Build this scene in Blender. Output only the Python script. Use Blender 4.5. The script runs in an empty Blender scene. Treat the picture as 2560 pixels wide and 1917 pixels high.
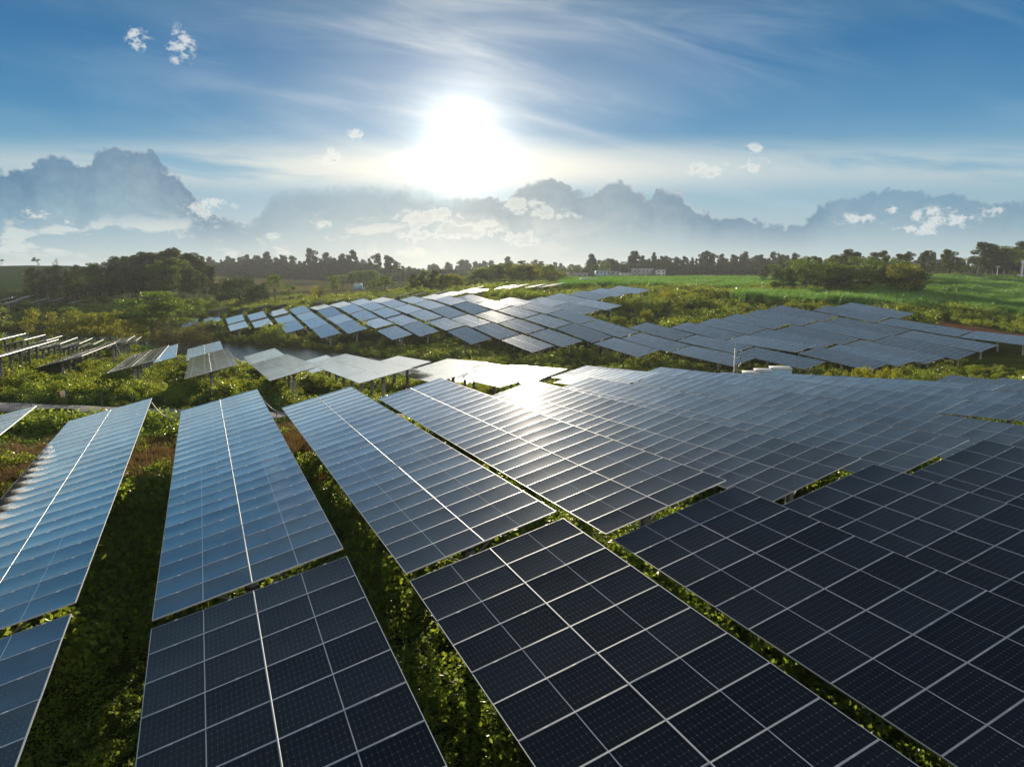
import bpy, math, random
import numpy as np
from mathutils import Matrix, Vector

random.seed(7)
RNG = np.random.default_rng(11)
R = math.radians
PI = math.pi
SC = bpy.context.scene
COL = SC.collection
ORD = ['first','second','third','fourth','fifth','sixth','seventh','eighth','ninth','tenth','eleventh','twelfth',
       'thirteenth','fourteenth','fifteenth','sixteenth','seventeenth','eighteenth','nineteenth','twentieth',
       'twenty-first','twenty-second','twenty-third','twenty-fourth','twenty-fifth','twenty-sixth','twenty-seventh',
       'twenty-eighth','twenty-ninth','thirtieth','thirty-first','thirty-second','thirty-third','thirty-fourth',
       'thirty-fifth','thirty-sixth','thirty-seventh','thirty-eighth','thirty-ninth','fortieth']

# ------------------------------------------------------------------ camera
PITCH = 0.1543
FPX = 1803.5                      # focal length in pixels of the 2560 wide photograph
cam = bpy.data.cameras.new('camera')
cam.sensor_width = 36.0
cam.lens = 36.0 * FPX / 2560.0
cam.clip_start = 0.1
cam.clip_end = 9000.0
camo = bpy.data.objects.new('camera', cam)
COL.objects.link(camo)
camo.location = (0, 0, 0)
camo.rotation_euler = (PI / 2 - PITCH, 0, 0)
SC.camera = camo

def ray(px, py):
    vx, vz = (px - 1280) / FPX, -(py - 958.5) / FPX
    c, s = math.cos(PITCH), math.sin(PITCH)
    return Vector((vx, c + vz * s, -s + vz * c))

def at(px, py, y):
    """world point on the line of sight of a photo pixel, at the ground distance y"""
    d = ray(px, py)
    return d * (y / d.y)

# ------------------------------------------------------------------ small helpers
def tag(o, label=None, cat=None, group=None, kind=None):
    if label: o['label'] = label
    if cat: o['category'] = cat
    if group: o['group'] = group
    if kind: o['kind'] = kind
    return o

def empty(name, loc, rz=0.0):
    o = bpy.data.objects.new(name, None)
    o.empty_display_size = 0.2
    COL.objects.link(o)
    o.location = loc
    o.rotation_euler = (0, 0, rz)
    return o

def mesh_np(name, V, F, mats=(), mi=None, smooth=False):
    """mesh from numpy arrays: V (n,3), F (m,4) or (m,3)"""
    V = np.asarray(V, dtype=np.float32); F = np.asarray(F, dtype=np.int32)
    me = bpy.data.meshes.new(name)
    k = F.shape[1]
    me.vertices.add(len(V)); me.vertices.foreach_set('co', V.ravel())
    me.loops.add(F.size); me.loops.foreach_set('vertex_index', F.ravel())
    me.polygons.add(len(F)); me.polygons.foreach_set('loop_start', np.arange(0, F.size, k, dtype=np.int32))
    me.polygons.foreach_set('loop_total', np.full(len(F), k, dtype=np.int32))
    if mi is not None: me.polygons.foreach_set('material_index', np.asarray(mi, dtype=np.int32))
    if smooth: me.polygons.foreach_set('use_smooth', np.ones(len(F), dtype=bool))
    for m in mats: me.materials.append(m)
    me.update(calc_edges=True)
    return me

def obj(name, me, parent=None, loc=None):
    o = bpy.data.objects.new(name, me)
    COL.objects.link(o)
    if parent is not None: o.parent = parent
    if loc is not None: o.location = loc
    return o

class MB:
    """collects quads"""
    def __init__(s): s.v = []; s.f = []; s.m = []
    def quad(s, a, b, c, d, m=0):
        n = len(s.v); s.v += [tuple(a), tuple(b), tuple(c), tuple(d)]; s.f.append((n, n+1, n+2, n+3)); s.m.append(m)
    def box(s, c, size, m=0, M=None):
        cx, cy, cz = c; x, y, z = size[0]/2, size[1]/2, size[2]/2
        P = [Vector((cx+i*x, cy+j*y, cz+k*z)) for k in (-1, 1) for i, j in ((-1,-1),(1,-1),(1,1),(-1,1))]
        if M is not None: P = [M @ p for p in P]
        n = len(s.v); s.v += [tuple(p) for p in P]
        for q in ((3,2,1,0),(4,5,6,7),(0,1,5,4),(1,2,6,5),(2,3,7,6),(3,0,4,7)):
            s.f.append(tuple(n+i for i in q)); s.m.append(m)
    def tube(s, a, b, r0, r1=None, seg=8, m=0, cap=True):
        a = Vector(a); b = Vector(b); r1 = r0 if r1 is None else r1
        d = (b - a).normalized()
        u = d.orthogonal().normalized(); w = d.cross(u)
        n = len(s.v)
        for p, r in ((a, r0), (b, r1)):
            for i in range(seg):
                t = 2*PI*i/seg; s.v.append(tuple(p + u*(r*math.cos(t)) + w*(r*math.sin(t))))
        for i in range(seg):
            j = (i+1) % seg; s.f.append((n+i, n+j, n+seg+j, n+seg+i)); s.m.append(m)
        if cap:
            for i in range(0, seg//2-1):
                s.f.append((n+seg+i, n+seg+i+1, n+seg+seg-2-i, n+seg+seg-1-i)); s.m.append(m)
    def mesh(s, name, mats, smooth=False):
        return mesh_np(name, s.v, s.f, mats, s.m, smooth)

# ------------------------------------------------------------------ materials
def new_mat(name):
    m = bpy.data.materials.new(name); m.use_nodes = True
    nt = m.node_tree; nt.nodes.clear()
    out = nt.nodes.new('ShaderNodeOutputMaterial')
    return m, nt, out

def N(nt, typ, **kw):
    n = nt.nodes.new(typ)
    for k, v in kw.items(): setattr(n, k, v)
    return n

def L(nt, a, b): nt.links.new(a, b)

def noise(nt, scale, detail=3, vec=None, rough=.55):
    n = N(nt, 'ShaderNodeTexNoise'); n.inputs['Scale'].default_value = scale; n.inputs['Detail'].default_value = detail
    n.inputs['Roughness'].default_value = rough
    if vec is not None: L(nt, vec, n.inputs['Vector'])
    return n.outputs[0]

def ramp(nt, fac, stops):
    r = N(nt, 'ShaderNodeValToRGB'); e = r.color_ramp.elements
    while len(e) < len(stops): e.new(0.5)
    for el, (p, c) in zip(e, stops): el.position = p; el.color = tuple(c) + (1,)
    L(nt, fac, r.inputs[0]); return r.outputs[0]

def simple(name, col, rough=.6, metal=0.0, var=.15, scale=4.0, bump=0.0):
    """plain painted / mineral surface with slight mottling"""
    m, nt, out = new_mat(name)
    b = N(nt, 'ShaderNodeBsdfPrincipled')
    tc = N(nt, 'ShaderNodeTexCoord')
    f = noise(nt, scale, 4, tc.outputs['Object'])
    lo = [c*(1-var) for c in col]; hi = [min(1, c*(1+var)) for c in col]
    L(nt, ramp(nt, f, [(.3, lo), (.7, hi)]), b.inputs['Base Color'])
    b.inputs['Roughness'].default_value = rough; b.inputs['Metallic'].default_value = metal
    if bump:
        bp = N(nt, 'ShaderNodeBump'); bp.inputs['Strength'].default_value = bump; L(nt, f, bp.inputs['Height']); L(nt, bp.outputs[0], b.inputs['Normal'])
    L(nt, b.outputs[0], out.inputs[0]); return m

def leaf_mat(name, dark, light, trans, rough=.5, tw=.45, gloss=.25):
    """thin leaf: diffuse + translucent + a weak waxy gloss, colour varies per leaf clump"""
    m, nt, out = new_mat(name)
    geo = N(nt, 'ShaderNodeNewGeometry'); oi = N(nt, 'ShaderNodeObjectInfo'); tc = N(nt, 'ShaderNodeTexCoord')
    f1 = noise(nt, .9, 2, tc.outputs['Object'])
    mx = N(nt, 'ShaderNodeMath', operation='MULTIPLY_ADD'); L(nt, geo.outputs['Random Per Island'], mx.inputs[0]); mx.inputs[1].default_value = .5; L(nt, f1, mx.inputs[2])
    ad = N(nt, 'ShaderNodeMath', operation='MULTIPLY_ADD'); L(nt, oi.outputs['Random'], ad.inputs[0]); ad.inputs[1].default_value = .35; L(nt, mx.outputs[0], ad.inputs[2])
    col = ramp(nt, ad.outputs[0], [(.35, dark), (1.05 if False else 1.0, light)])
    tcol = ramp(nt, ad.outputs[0], [(.35, [c*.65 for c in trans]), (1.0, trans)])
    d = N(nt, 'ShaderNodeBsdfDiffuse'); L(nt, col, d.inputs[0])
    t = N(nt, 'ShaderNodeBsdfTranslucent'); L(nt, tcol, t.inputs[0])
    g = N(nt, 'ShaderNodeBsdfGlossy'); g.inputs['Roughness'].default_value = rough; g.inputs[0].default_value = (.6, .62, .5, 1)
    m1 = N(nt, 'ShaderNodeMixShader'); m1.inputs[0].default_value = tw; L(nt, d.outputs[0], m1.inputs[1]); L(nt, t.outputs[0], m1.inputs[2])
    fr = N(nt, 'ShaderNodeFresnel'); fr.inputs[0].default_value = 1.35
    fm = N(nt, 'ShaderNodeMath', operation='MULTIPLY'); L(nt, fr.outputs[0], fm.inputs[0]); fm.inputs[1].default_value = gloss
    m2 = N(nt, 'ShaderNodeMixShader'); L(nt, fm.outputs[0], m2.inputs[0]); L(nt, m1.outputs[0], m2.inputs[1]); L(nt, g.outputs[0], m2.inputs[2])
    L(nt, m2.outputs[0], out.inputs[0]); return m

def glass_mat(bank=False):
    """solar cells under textured glass; UV = one unit per module (u along the long side, v across)"""
    m, nt, out = new_mat('solar_glass_far' if bank else 'solar_glass')
    b = N(nt, 'ShaderNodeBsdfPrincipled')
    uv = N(nt, 'ShaderNodeUVMap'); uv.uv_map = 'UVMap'
    sx = N(nt, 'ShaderNodeSeparateXYZ'); L(nt, uv.outputs[0], sx.inputs[0])
    def M(op, a, bb=None, c=None):
        n = N(nt, 'ShaderNodeMath', operation=op)
        for i, v in enumerate((a, bb, c)):
            if v is None: continue
            if isinstance(v, (int, float)): n.inputs[i].default_value = v
            else: L(nt, v, n.inputs[i])
        return n.outputs[0]
    def near(coord, n, w):            # 1 close to the cell borders: n cells, border half width w (fraction of a cell)
        f = M('FRACT', M('MULTIPLY', coord, n)); d = M('MINIMUM', f, M('SUBTRACT', 1.0, f)); return M('LESS_THAN', d, w), d
    gu, du = near(sx.outputs[0], 24, .030)
    gv, dv = near(sx.outputs[1], 6, .016)
    grid = M('MAXIMUM', gu, gv)
    dia = M('LESS_THAN', M('ADD', M('MULTIPLY', du, .5), dv), .075)          # bright diamonds at the cell corners
    bus = M('LESS_THAN', near(sx.outputs[1], 54, .0)[1], .07)
    mid = M('LESS_THAN', M('ABSOLUTE', M('SUBTRACT', sx.outputs[0], .5)), .0042)
    oi = N(nt, 'ShaderNodeObjectInfo'); tc = N(nt, 'ShaderNodeTexCoord')
    base = ramp(nt, oi.outputs['Random'], [(0.0, (.0045, .006, .010)), (1.0, (.008, .010, .015))])
    def mixc(fac, a, col):
        n = N(nt, 'ShaderNodeMix', data_type='RGBA'); L(nt, fac, n.inputs[0]); L(nt, a, n.inputs[6]); n.inputs[7].default_value = tuple(col) + (1,); return n.outputs[2]
    c = mixc(M('MULTIPLY', bus, .30), base, (.035, .045, .06))
    c = mixc(M('MULTIPLY', grid, .5), c, (.06, .075, .09))
    c = mixc(M('MULTIPLY', dia, .65), c, (.15, .18, .20))
    c = mixc(M('MULTIPLY', mid, .9), c, (.50, .54, .57))
    spk = N(nt, 'ShaderNodeMapRange'); L(nt, noise(nt, 17, 2, tc.outputs['Object'], .5), spk.inputs[0]); spk.inputs[1].default_value = .74; spk.inputs[2].default_value = .80
    c = mixc(spk.outputs[0], c, (.16, .15, .13))
    L(nt, c, b.inputs['Base Color'])
    dust = noise(nt, 1.3, 5, tc.outputs['Object'], .65)
    rr = N(nt, 'ShaderNodeMapRange'); L(nt, dust, rr.inputs[0]); rr.inputs[1].default_value = .3; rr.inputs[2].default_value = .75; rr.inputs[3].default_value = .10; rr.inputs[4].default_value = .15
    b.inputs['Specular IOR Level'].default_value = 0.0; b.inputs['Roughness'].default_value = .8
    # tempered, dusty cover glass: Fresnel mirror, strengthened towards grazing by the fine texture of the glass
    fr = N(nt, 'ShaderNodeFresnel'); fr.inputs[0].default_value = 1.5
    ss = N(nt, 'ShaderNodeMapRange'); ss.interpolation_type = 'SMOOTHSTEP'; L(nt, fr.outputs[0], ss.inputs[0]); ss.inputs[1].default_value = .072; ss.inputs[2].default_value = .20; ss.inputs[3].default_value = .95; ss.inputs[4].default_value = 2.55
    fac = N(nt, 'ShaderNodeMath', operation='MULTIPLY'); fac.use_clamp = True
    ofs = N(nt, 'ShaderNodeVectorMath', operation='ADD'); L(nt, tc.outputs['Object'], ofs.inputs[0]); cmb = N(nt, 'ShaderNodeMath', operation='MULTIPLY'); L(nt, oi.outputs['Random'], cmb.inputs[0]); cmb.inputs[1].default_value = 57.0; L(nt, cmb.outputs[0], ofs.inputs[1])
    dn = noise(nt, .8, 5, ofs.outputs[0], .6); st = noise(nt, 9, 3, ofs.outputs[0], .7)
    dr = N(nt, 'ShaderNodeMapRange'); L(nt, dn, dr.inputs[0]); dr.inputs[1].default_value = .3; dr.inputs[2].default_value = .7; dr.inputs[3].default_value = .80; dr.inputs[4].default_value = 1.08
    f0 = N(nt, 'ShaderNodeMath', operation='MULTIPLY'); L(nt, fr.outputs[0], f0.inputs[0]); L(nt, dr.outputs[0], f0.inputs[1])
    orr = N(nt, 'ShaderNodeMapRange'); L(nt, oi.outputs['Random'], orr.inputs[0]); orr.inputs[3].default_value = .88; orr.inputs[4].default_value = 1.08
    f1 = N(nt, 'ShaderNodeMath', operation='MULTIPLY'); L(nt, f0.outputs[0], f1.inputs[0]); L(nt, orr.outputs[0], f1.inputs[1])
    L(nt, f1.outputs[0], fac.inputs[0]); L(nt, ss.outputs[0], fac.inputs[1])
    gl = N(nt, 'ShaderNodeBsdfGlossy'); gl.distribution = 'BECKMANN'; gl.inputs[0].default_value = (1.0, .965, .91, 1); L(nt, rr.outputs[0], gl.inputs['Roughness'])
    g2 = N(nt, 'ShaderNodeBsdfGlossy'); g2.inputs[0].default_value = (.95, .93, .90, 1); g2.inputs['Roughness'].default_value = .17
    gm = N(nt, 'ShaderNodeMixShader'); gm.inputs[0].default_value = .06; L(nt, gl.outputs[0], gm.inputs[1]); L(nt, g2.outputs[0], gm.inputs[2])
    g3 = N(nt, 'ShaderNodeBsdfGlossy'); g3.inputs[0].default_value = (1, .97, .93, 1); g3.inputs['Roughness'].default_value = .50     # forward scatter of the dust film
    gd = N(nt, 'ShaderNodeMixShader'); gd.inputs[0].default_value = .030; L(nt, gm.outputs[0], gd.inputs[1]); L(nt, g3.outputs[0], gd.inputs[2])
    ms = N(nt, 'ShaderNodeMixShader'); L(nt, fac.outputs[0], ms.inputs[0]); L(nt, b.outputs[0], ms.inputs[1]); L(nt, gd.outputs[0], ms.inputs[2])
    L(nt, ms.outputs[0], out.inputs[0]); return m

M_GLASS = glass_mat()
M_ALU = simple('anodised_aluminium', (.74, .75, .76), .42, .7, .06, 3)
M_STRIP = simple('glint_strip_aluminium', (.52, .53, .54), .5, .8, .04, 3)
M_BACK = simple('white_backsheet', (.55, .56, .56), .7, 0, .08, 3)
M_STEEL = simple('galvanised_steel', (.36, .38, .39), .45, .7, .2, 6)
M_CONC = simple('concrete_pile', (.27, .28, .27), .85, 0, .25, 5, .3)
M_BAND = simple('dark_steel_band', (.05, .055, .06), .5, .5, .2, 8)
M_CABLE = simple('pale_conduit', (.55, .53, .50), .5, 0, .1, 3)
M_WHITE = simple('white_paint', (.58, .61, .62), .45, 0, .05, 2)
M_PBLUE = simple('pale_blue_paint', (.30, .50, .62), .5, 0, .08, 2)
M_GREYB = simple('grey_render', (.30, .32, .33), .85, 0, .15, 1.2)
M_WINDOW = simple('dark_window', (.03, .04, .05), .15, 0, .2, 2)
M_GREEN = simple('green_fence_paint', (.02, .075, .05), .9, 0, .1, 5)
M_SIGN = simple('sign_face', (.78, .62, .50), .5, 0, .04, 3)
M_SIGNR = simple('sign_lettering', (.62, .12, .04), .5, 0, .05, 3)
M_BARK = simple('grey_brown_bark', (.13, .105, .08), .9, 0, .35, 3, .4)
M_BARKP = simple('pale_smooth_bark', (.34, .31, .26), .8, 0, .25, 2, .2)
M_RED = simple('red_paint', (.5, .06, .04), .5, 0, .1, 3)
M_ROAD = simple('gravel_road', (.34, .32, .30), .95, 0, .25, 1.1, .3)
M_BLACK = simple('black_rubber', (.02, .02, .022), .7, 0, .2, 4)

LEAF_WEED = leaf_mat('weed_leaf', (.058, .095, .015), (.145, .20, .028), (.60, .74, .07), .38, .45, .5)
LEAF_VINE = leaf_mat('vine_leaf', (.045, .085, .016), (.115, .18, .034), (.46, .68, .07), .34, .42, .6)
LEAF_DRY = leaf_mat('dry_grass_blade', (.10, .065, .030), (.22, .145, .065), (.34, .21, .08), .6, .4, .2)
LEAF_SHRUB = leaf_mat('shrub_leaf', (.045, .070, .010), (.13, .16, .018), (.52, .56, .045), .5, .48, .25)
LEAF_EUC = leaf_mat('eucalyptus_leaf', (.026, .044, .018), (.070, .095, .034), (.22, .28, .06), .5, .40, .2)
LEAF_DARK = leaf_mat('dark_dome_leaf', (.012, .026, .008), (.038, .066, .016), (.09, .17, .025), .45, .36, .25)
LEAF_BUSH = leaf_mat('yellow_green_leaf', (.060, .080, .010), (.16, .18, .020), (.55, .54, .045), .5, .46, .2)
LEAF_MID = leaf_mat('mid_green_leaf', (.028, .060, .010), (.085, .135, .020), (.30, .44, .04), .45, .44, .25)
LEAF_BROWN = leaf_mat('brown_twig_leaf', (.045, .044, .018), (.10, .085, .032), (.18, .16, .04), .6, .4, .1)
LEAF_CANE = leaf_mat('cane_blade', (.030, .095, .018), (.09, .19, .035), (.24, .50, .05), .45, .45, .2)
LEAF_FAR = leaf_mat('far_wood_leaf', (.022, .036, .018), (.045, .066, .028), (.09, .13, .035), .6, .36, .1)

# ------------------------------------------------------------------ solar tables: far-low corner x,y,z, yaw, slope along row, tilt, length
TABLES = [
('F1a',-98.986,216.570,-15.054,-0.413,0.055,0.233,14.800), ('F2a',-91.359,213.943,-14.035,-0.412,0.047,0.236,14.805), ('F3a',-82.329,207.748,-13.411,-0.409,0.055,0.235,13.663),
('F3b',-76.787,194.986,-14.372,-0.409,0.038,0.238,14.800), ('F4a',-77.535,211.632,-12.704,-0.410,0.064,0.236,13.132), ('F4b',-72.099,199.403,-13.803,-0.408,0.043,0.236,14.796),
('F5a',-73.719,218.543,-12.258,-0.409,0.026,0.238,14.797), ('F5b',-67.390,204.311,-13.026,-0.409,0.055,0.236,14.798), ('F5c',-60.897,188.943,-13.801,-0.409,0.072,0.238,14.802),
('F6a',-68.417,222.284,-11.522,-0.410,0.067,0.237,14.385), ('F6b',-62.539,208.881,-12.593,-0.409,0.052,0.237,14.798), ('F6c',-56.139,193.847,-13.334,-0.411,0.059,0.237,14.817),
('F6d',-49.737,179.099,-14.169,-0.409,0.071,0.239,14.809), ('F7a',-63.078,225.586,-11.263,-0.410,0.000,0.237,14.803), ('F7b',-56.712,210.839,-11.298,-0.411,0.087,0.237,14.833),
('F7c',-50.370,196.163,-12.589,-0.410,0.049,0.237,14.804), ('F7d',-43.937,180.841,-13.277,-0.411,0.071,0.237,14.833), ('F8a',-57.456,228.099,-10.489,-0.410,0.015,0.235,14.808),
('F8b',-50.875,212.716,-10.628,-0.413,0.063,0.236,14.855), ('F8c',-44.637,198.928,-11.679,-0.412,0.070,0.238,14.833), ('F8d',-38.206,183.854,-12.841,-0.411,0.035,0.237,14.819),
('F8e',-31.735,169.058,-13.793,-0.413,0.058,0.242,14.863), ('F9a',-51.503,229.674,-9.663,-0.411,0.033,0.234,14.711), ('F9b',-45.451,215.992,-10.168,-0.413,0.056,0.237,14.855),
('F9c',-38.931,200.984,-11.019,-0.411,0.063,0.236,14.835), ('F9d',-32.522,186.240,-12.167,-0.410,0.051,0.237,14.820), ('F9e',-26.152,170.990,-12.876,-0.412,0.083,0.235,14.874),
('F10a',-46.000,233.261,-9.380,-0.406,0.009,0.236,14.728), ('F10b',-40.046,219.186,-9.513,-0.414,0.055,0.236,14.880), ('F10c',-33.653,204.644,-10.341,-0.412,0.050,0.235,14.850),
('F10d',-27.222,189.809,-11.033,-0.412,0.069,0.233,14.855), ('F10e',-20.695,175.230,-12.237,-0.409,0.061,0.237,14.763), ('F10f',-14.309,159.161,-13.160,-0.417,0.098,0.236,15.049),
('F11a',-34.381,221.494,-8.656,-0.413,0.041,0.236,14.883), ('F11b',-27.825,206.429,-9.219,-0.414,0.062,0.235,14.899), ('F11c',-21.552,191.755,-10.154,-0.414,0.091,0.237,14.932),
('F11d',-15.045,176.828,-11.541,-0.415,0.068,0.235,14.953), ('F11e',-8.591,161.496,-12.506,-0.414,0.090,0.235,14.969), ('F11f',-2.168,146.795,-13.888,-0.411,0.067,0.234,14.905),
('F12a',-28.165,223.105,-8.071,-0.408,0.005,0.233,14.345), ('F12b',-22.505,209.651,-8.190,-0.414,0.061,0.237,14.929), ('F12c',-15.817,193.863,-9.069,-0.414,0.106,0.237,14.950),
('F12d',-9.326,178.994,-10.683,-0.410,0.072,0.235,14.852), ('F12e',-3.040,164.026,-11.719,-0.416,0.079,0.236,15.063), ('F12f',3.459,149.309,-12.951,-0.412,0.082,0.234,14.950),
('F13a',-23.345,227.407,-7.362,-0.416,-0.012,0.235,14.951), ('F13b',-16.378,211.638,-7.689,-0.414,0.068,0.234,14.924), ('F13c',-10.015,196.986,-8.711,-0.411,0.067,0.236,14.834),
('F13d',-3.710,181.658,-9.727,-0.414,0.072,0.236,14.974), ('F13e',2.773,166.853,-10.845,-0.414,0.078,0.236,14.975), ('F13f',9.198,151.546,-11.937,-0.416,0.105,0.237,15.122),
('F13g',15.587,137.380,-13.691,-0.415,0.063,0.237,15.075), ('F14a',-17.107,228.343,-6.384,-0.410,0.000,0.219,15.260), ('F14c',-4.527,199.962,-8.178,-0.410,0.051,0.235,15.029),
('F14d',1.651,184.913,-8.945,-0.410,0.062,0.238,16.063), ('F14e',8.346,169.624,-9.936,-0.410,0.087,0.230,15.367), ('F14f',14.636,155.329,-11.375,-0.411,0.092,0.235,15.959),
('F14g',21.250,140.530,-13.019,-0.411,0.064,0.234,15.672), ('F14h',27.687,125.760,-14.025,-0.412,0.034,0.228,15.928), ('F15f',24.234,150.387,-11.651,-0.412,0.077,0.226,15.941),
('F15g',31.031,135.687,-12.956,-0.414,0.047,0.220,15.527), ('F15h',37.573,121.328,-13.768,-0.417,0.050,0.206,15.313), ('F16f',32.511,148.301,-11.455,-0.413,0.070,0.224,16.708),
('F16g',39.366,132.755,-12.719,-0.414,0.022,0.228,17.038), ('F16h',46.633,117.063,-13.241,-0.415,0.083,0.201,13.631), ('F17f',38.689,151.110,-10.851,-0.411,0.068,0.234,15.302),
('F17g',45.031,136.908,-11.941,-0.416,0.074,0.215,16.391), ('F17h',52.134,121.850,-13.249,-0.420,0.062,0.175,15.057), ('F18f',44.522,154.521,-10.095,-0.411,0.067,0.229,15.441),
('F18g',51.059,140.253,-11.362,-0.416,0.085,0.209,15.971), ('F18h',57.707,125.456,-12.849,-0.419,0.085,0.194,15.801), ('F19f',50.563,157.416,-9.279,-0.411,0.087,0.223,16.097),
('F19g',57.296,142.518,-10.786,-0.415,0.085,0.196,16.411), ('F19h',63.925,127.233,-12.295,-0.413,0.097,0.216,15.511), ('F20f',56.197,160.890,-8.557,-0.409,0.098,0.233,16.146),
('F20g',62.957,145.950,-10.277,-0.411,0.087,0.224,15.944), ('F20h',69.495,131.135,-11.742,-0.413,0.076,0.217,16.027), ('F21f',65.358,157.596,-8.398,-0.413,0.102,0.210,15.875),
('F21g',71.957,142.882,-10.158,-0.418,0.077,0.190,16.654), ('F21h',78.689,126.839,-11.458,-0.411,0.035,0.211,15.260), ('F22f',71.619,160.344,-7.837,-0.414,0.102,0.210,15.877),
('M0a',-50.579,95.724,-11.013,-0.405,-0.045,0.247,29.387), ('M1a',-40.177,89.300,-10.701,-0.404,-0.047,0.236,29.058), ('M2b',-39.630,105.847,-12.512,-0.405,-0.036,0.251,14.460),
('M2a',-32.875,89.916,-11.553,-0.405,-0.066,0.243,28.451), ('M3a',-23.920,83.828,-10.708,-0.412,-0.063,0.217,29.212), ('M3b',-31.879,105.684,-13.453,-0.410,-0.027,0.235,14.804),
('M4a',-17.546,83.129,-10.963,-0.409,-0.062,0.237,13.310), ('M5a',-10.931,72.380,-10.508,-0.406,-0.073,0.228,10.219), ('M6a',-11.840,85.068,-11.546,-0.410,-0.082,0.237,13.425),
('M7a',-6.445,72.329,-10.455,-0.410,-0.060,0.237,13.666), ('M8a',4.034,69.704,-10.764,-0.412,-0.102,0.240,11.466), ('M9a',4.351,79.057,-11.609,-0.409,-0.070,0.237,12.691),
('L1a',-63.595,106.306,-11.658,-0.390,-0.042,0.236,30.316), ('R0u',-31.366,38.951,-8.678,-0.411,-0.011,0.234,29.609), ('R1u',-25.806,41.116,-8.618,-0.405,-0.001,0.236,29.617),
('R2u',-20.060,42.905,-8.360,-0.406,-0.012,0.235,29.618), ('R3u',-14.652,45.070,-8.579,-0.412,-0.025,0.241,29.624), ('R4u',-8.982,47.584,-8.424,-0.408,-0.025,0.249,29.608),
('R5u',-2.431,51.789,-9.310,-0.401,-0.040,0.263,29.546), ('R6u',1.948,52.708,-9.109,-0.411,-0.052,0.242,29.620), ('R7u',7.745,55.056,-9.188,-0.410,-0.047,0.240,29.609),
('R8u',9.931,65.451,-9.952,-0.410,-0.059,0.233,29.609), ('F15c',4.026,197.572,-7.967,-0.412,0.058,0.229,15.457), ('F16c',9.323,201.469,-7.107,-0.411,0.069,0.234,16.054),
('F17c',15.695,204.005,-6.419,-0.411,0.069,0.233,15.587), ('F18c',21.554,207.470,-5.803,-0.410,0.065,0.228,15.140), ('F19c',27.211,211.040,-5.356,-0.410,0.044,0.243,15.929),
('F15d',10.335,182.861,-8.903,-0.412,0.069,0.234,15.828), ('F16d',15.820,186.463,-8.220,-0.411,0.058,0.236,16.065), ('R9u',16.035,66.667,-10.626,-0.410,-0.081,0.237,29.609),
('R10u',22.264,67.330,-10.841,-0.411,-0.091,0.237,20.955), ('R11u',28.511,68.669,-11.211,-0.410,-0.030,0.237,29.609), ('R12u',34.609,69.992,-11.668,-0.410,-0.030,0.237,29.609),
('R13u',40.732,71.256,-11.554,-0.410,-0.030,0.237,29.609), ('R14u',46.877,72.472,-12.014,-0.410,-0.030,0.237,29.609), ('R1l',-13.665,12.979,-8.410,-0.406,0.005,0.235,29.609),
('R5l',8.496,22.587,-7.669,-0.410,0.010,0.232,29.609), ('R6l',13.970,25.205,-7.430,-0.410,0.016,0.233,29.609), ('L2a',-60.269,87.423,-9.413,-0.410,-0.035,0.238,29.609),
('L3a',-70.263,96.276,-9.422,-0.410,-0.026,0.237,29.609), ('M0b',-56.403,110.863,-12.334,-0.410,0.030,0.237,14.804), ('L1b',-68.664,121.613,-11.953,-0.410,-0.029,0.238,14.804),
('L1c',-74.934,136.089,-13.385,-0.410,-0.029,0.238,14.804), ('L2b',-67.634,103.563,-10.635,-0.410,-0.028,0.238,14.804), ('L2c',-74.063,118.314,-12.093,-0.410,-0.028,0.238,14.804),
('L2d',-80.323,132.632,-13.649,-0.410,-0.028,0.238,14.804), ('L3b',-75.878,109.108,-10.691,-0.410,-0.030,0.237,14.804), ('L3c',-81.870,122.877,-12.086,-0.410,-0.030,0.237,14.804),
('M1b',-46.614,103.083,-11.089,-0.410,-0.000,0.237,14.804), ('M7r',-4.180,80.452,-11.829,-0.410,-0.089,0.268,14.044), ('B1',-97.228,233.107,-12.880,-0.410,-0.061,0.240,14.797),
('B2',-90.824,236.290,-12.677,-0.410,-0.063,0.238,14.793), ('B3',-85.351,237.846,-12.051,-0.410,-0.061,0.237,14.802), ('B4',-79.909,240.332,-11.683,-0.410,-0.062,0.237,14.801),
('B5',-68.598,245.403,-10.818,-0.410,-0.064,0.235,14.799), ('B6',-62.520,245.992,-10.247,-0.410,-0.051,0.236,14.823), ('B7',-56.233,250.474,-10.028,-0.410,-0.064,0.237,14.803),
('B8',-48.333,252.730,-9.250,-0.410,-0.056,0.237,14.817), ('B9',-42.697,252.155,-8.518,-0.409,-0.029,0.237,14.853), ('B10',-38.062,258.013,-8.884,-0.410,-0.064,0.237,14.807),
('B11',-30.785,256.810,-7.544,-0.409,-0.020,0.238,14.859), ('B12',-19.603,263.042,-6.809,-0.410,-0.045,0.238,14.843), ('B13',-7.515,262.704,-5.200,-0.408,0.012,0.235,14.909),
('B14',-3.777,266.413,-5.543,-0.409,-0.010,0.237,14.884), ('B15',2.977,267.033,-4.885,-0.408,0.019,0.237,14.912), ('B16',9.092,268.878,-4.407,-0.408,0.031,0.237,14.921),
('R2l',-8.212,15.347,-8.041,-0.406,0.036,0.232,29.609), ('R3l',-2.643,17.535,-7.866,-0.412,0.015,0.236,29.609), ('R4l',2.947,20.184,-7.773,-0.414,0.013,0.241,29.609),
('R7l',19.701,27.426,-7.200,-0.410,0.016,0.236,29.609), ('R8l',25.295,29.857,-7.000,-0.410,0.016,0.236,29.609), ('R0l',-19.369,10.445,-8.600,-0.410,0.000,0.236,29.609),
('R9l',28.219,38.434,-7.600,-0.410,0.016,0.236,29.609),
]
W = 4.576
PM = 1.1388
TB = {t[0]: t[1:] for t in TABLES}
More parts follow.
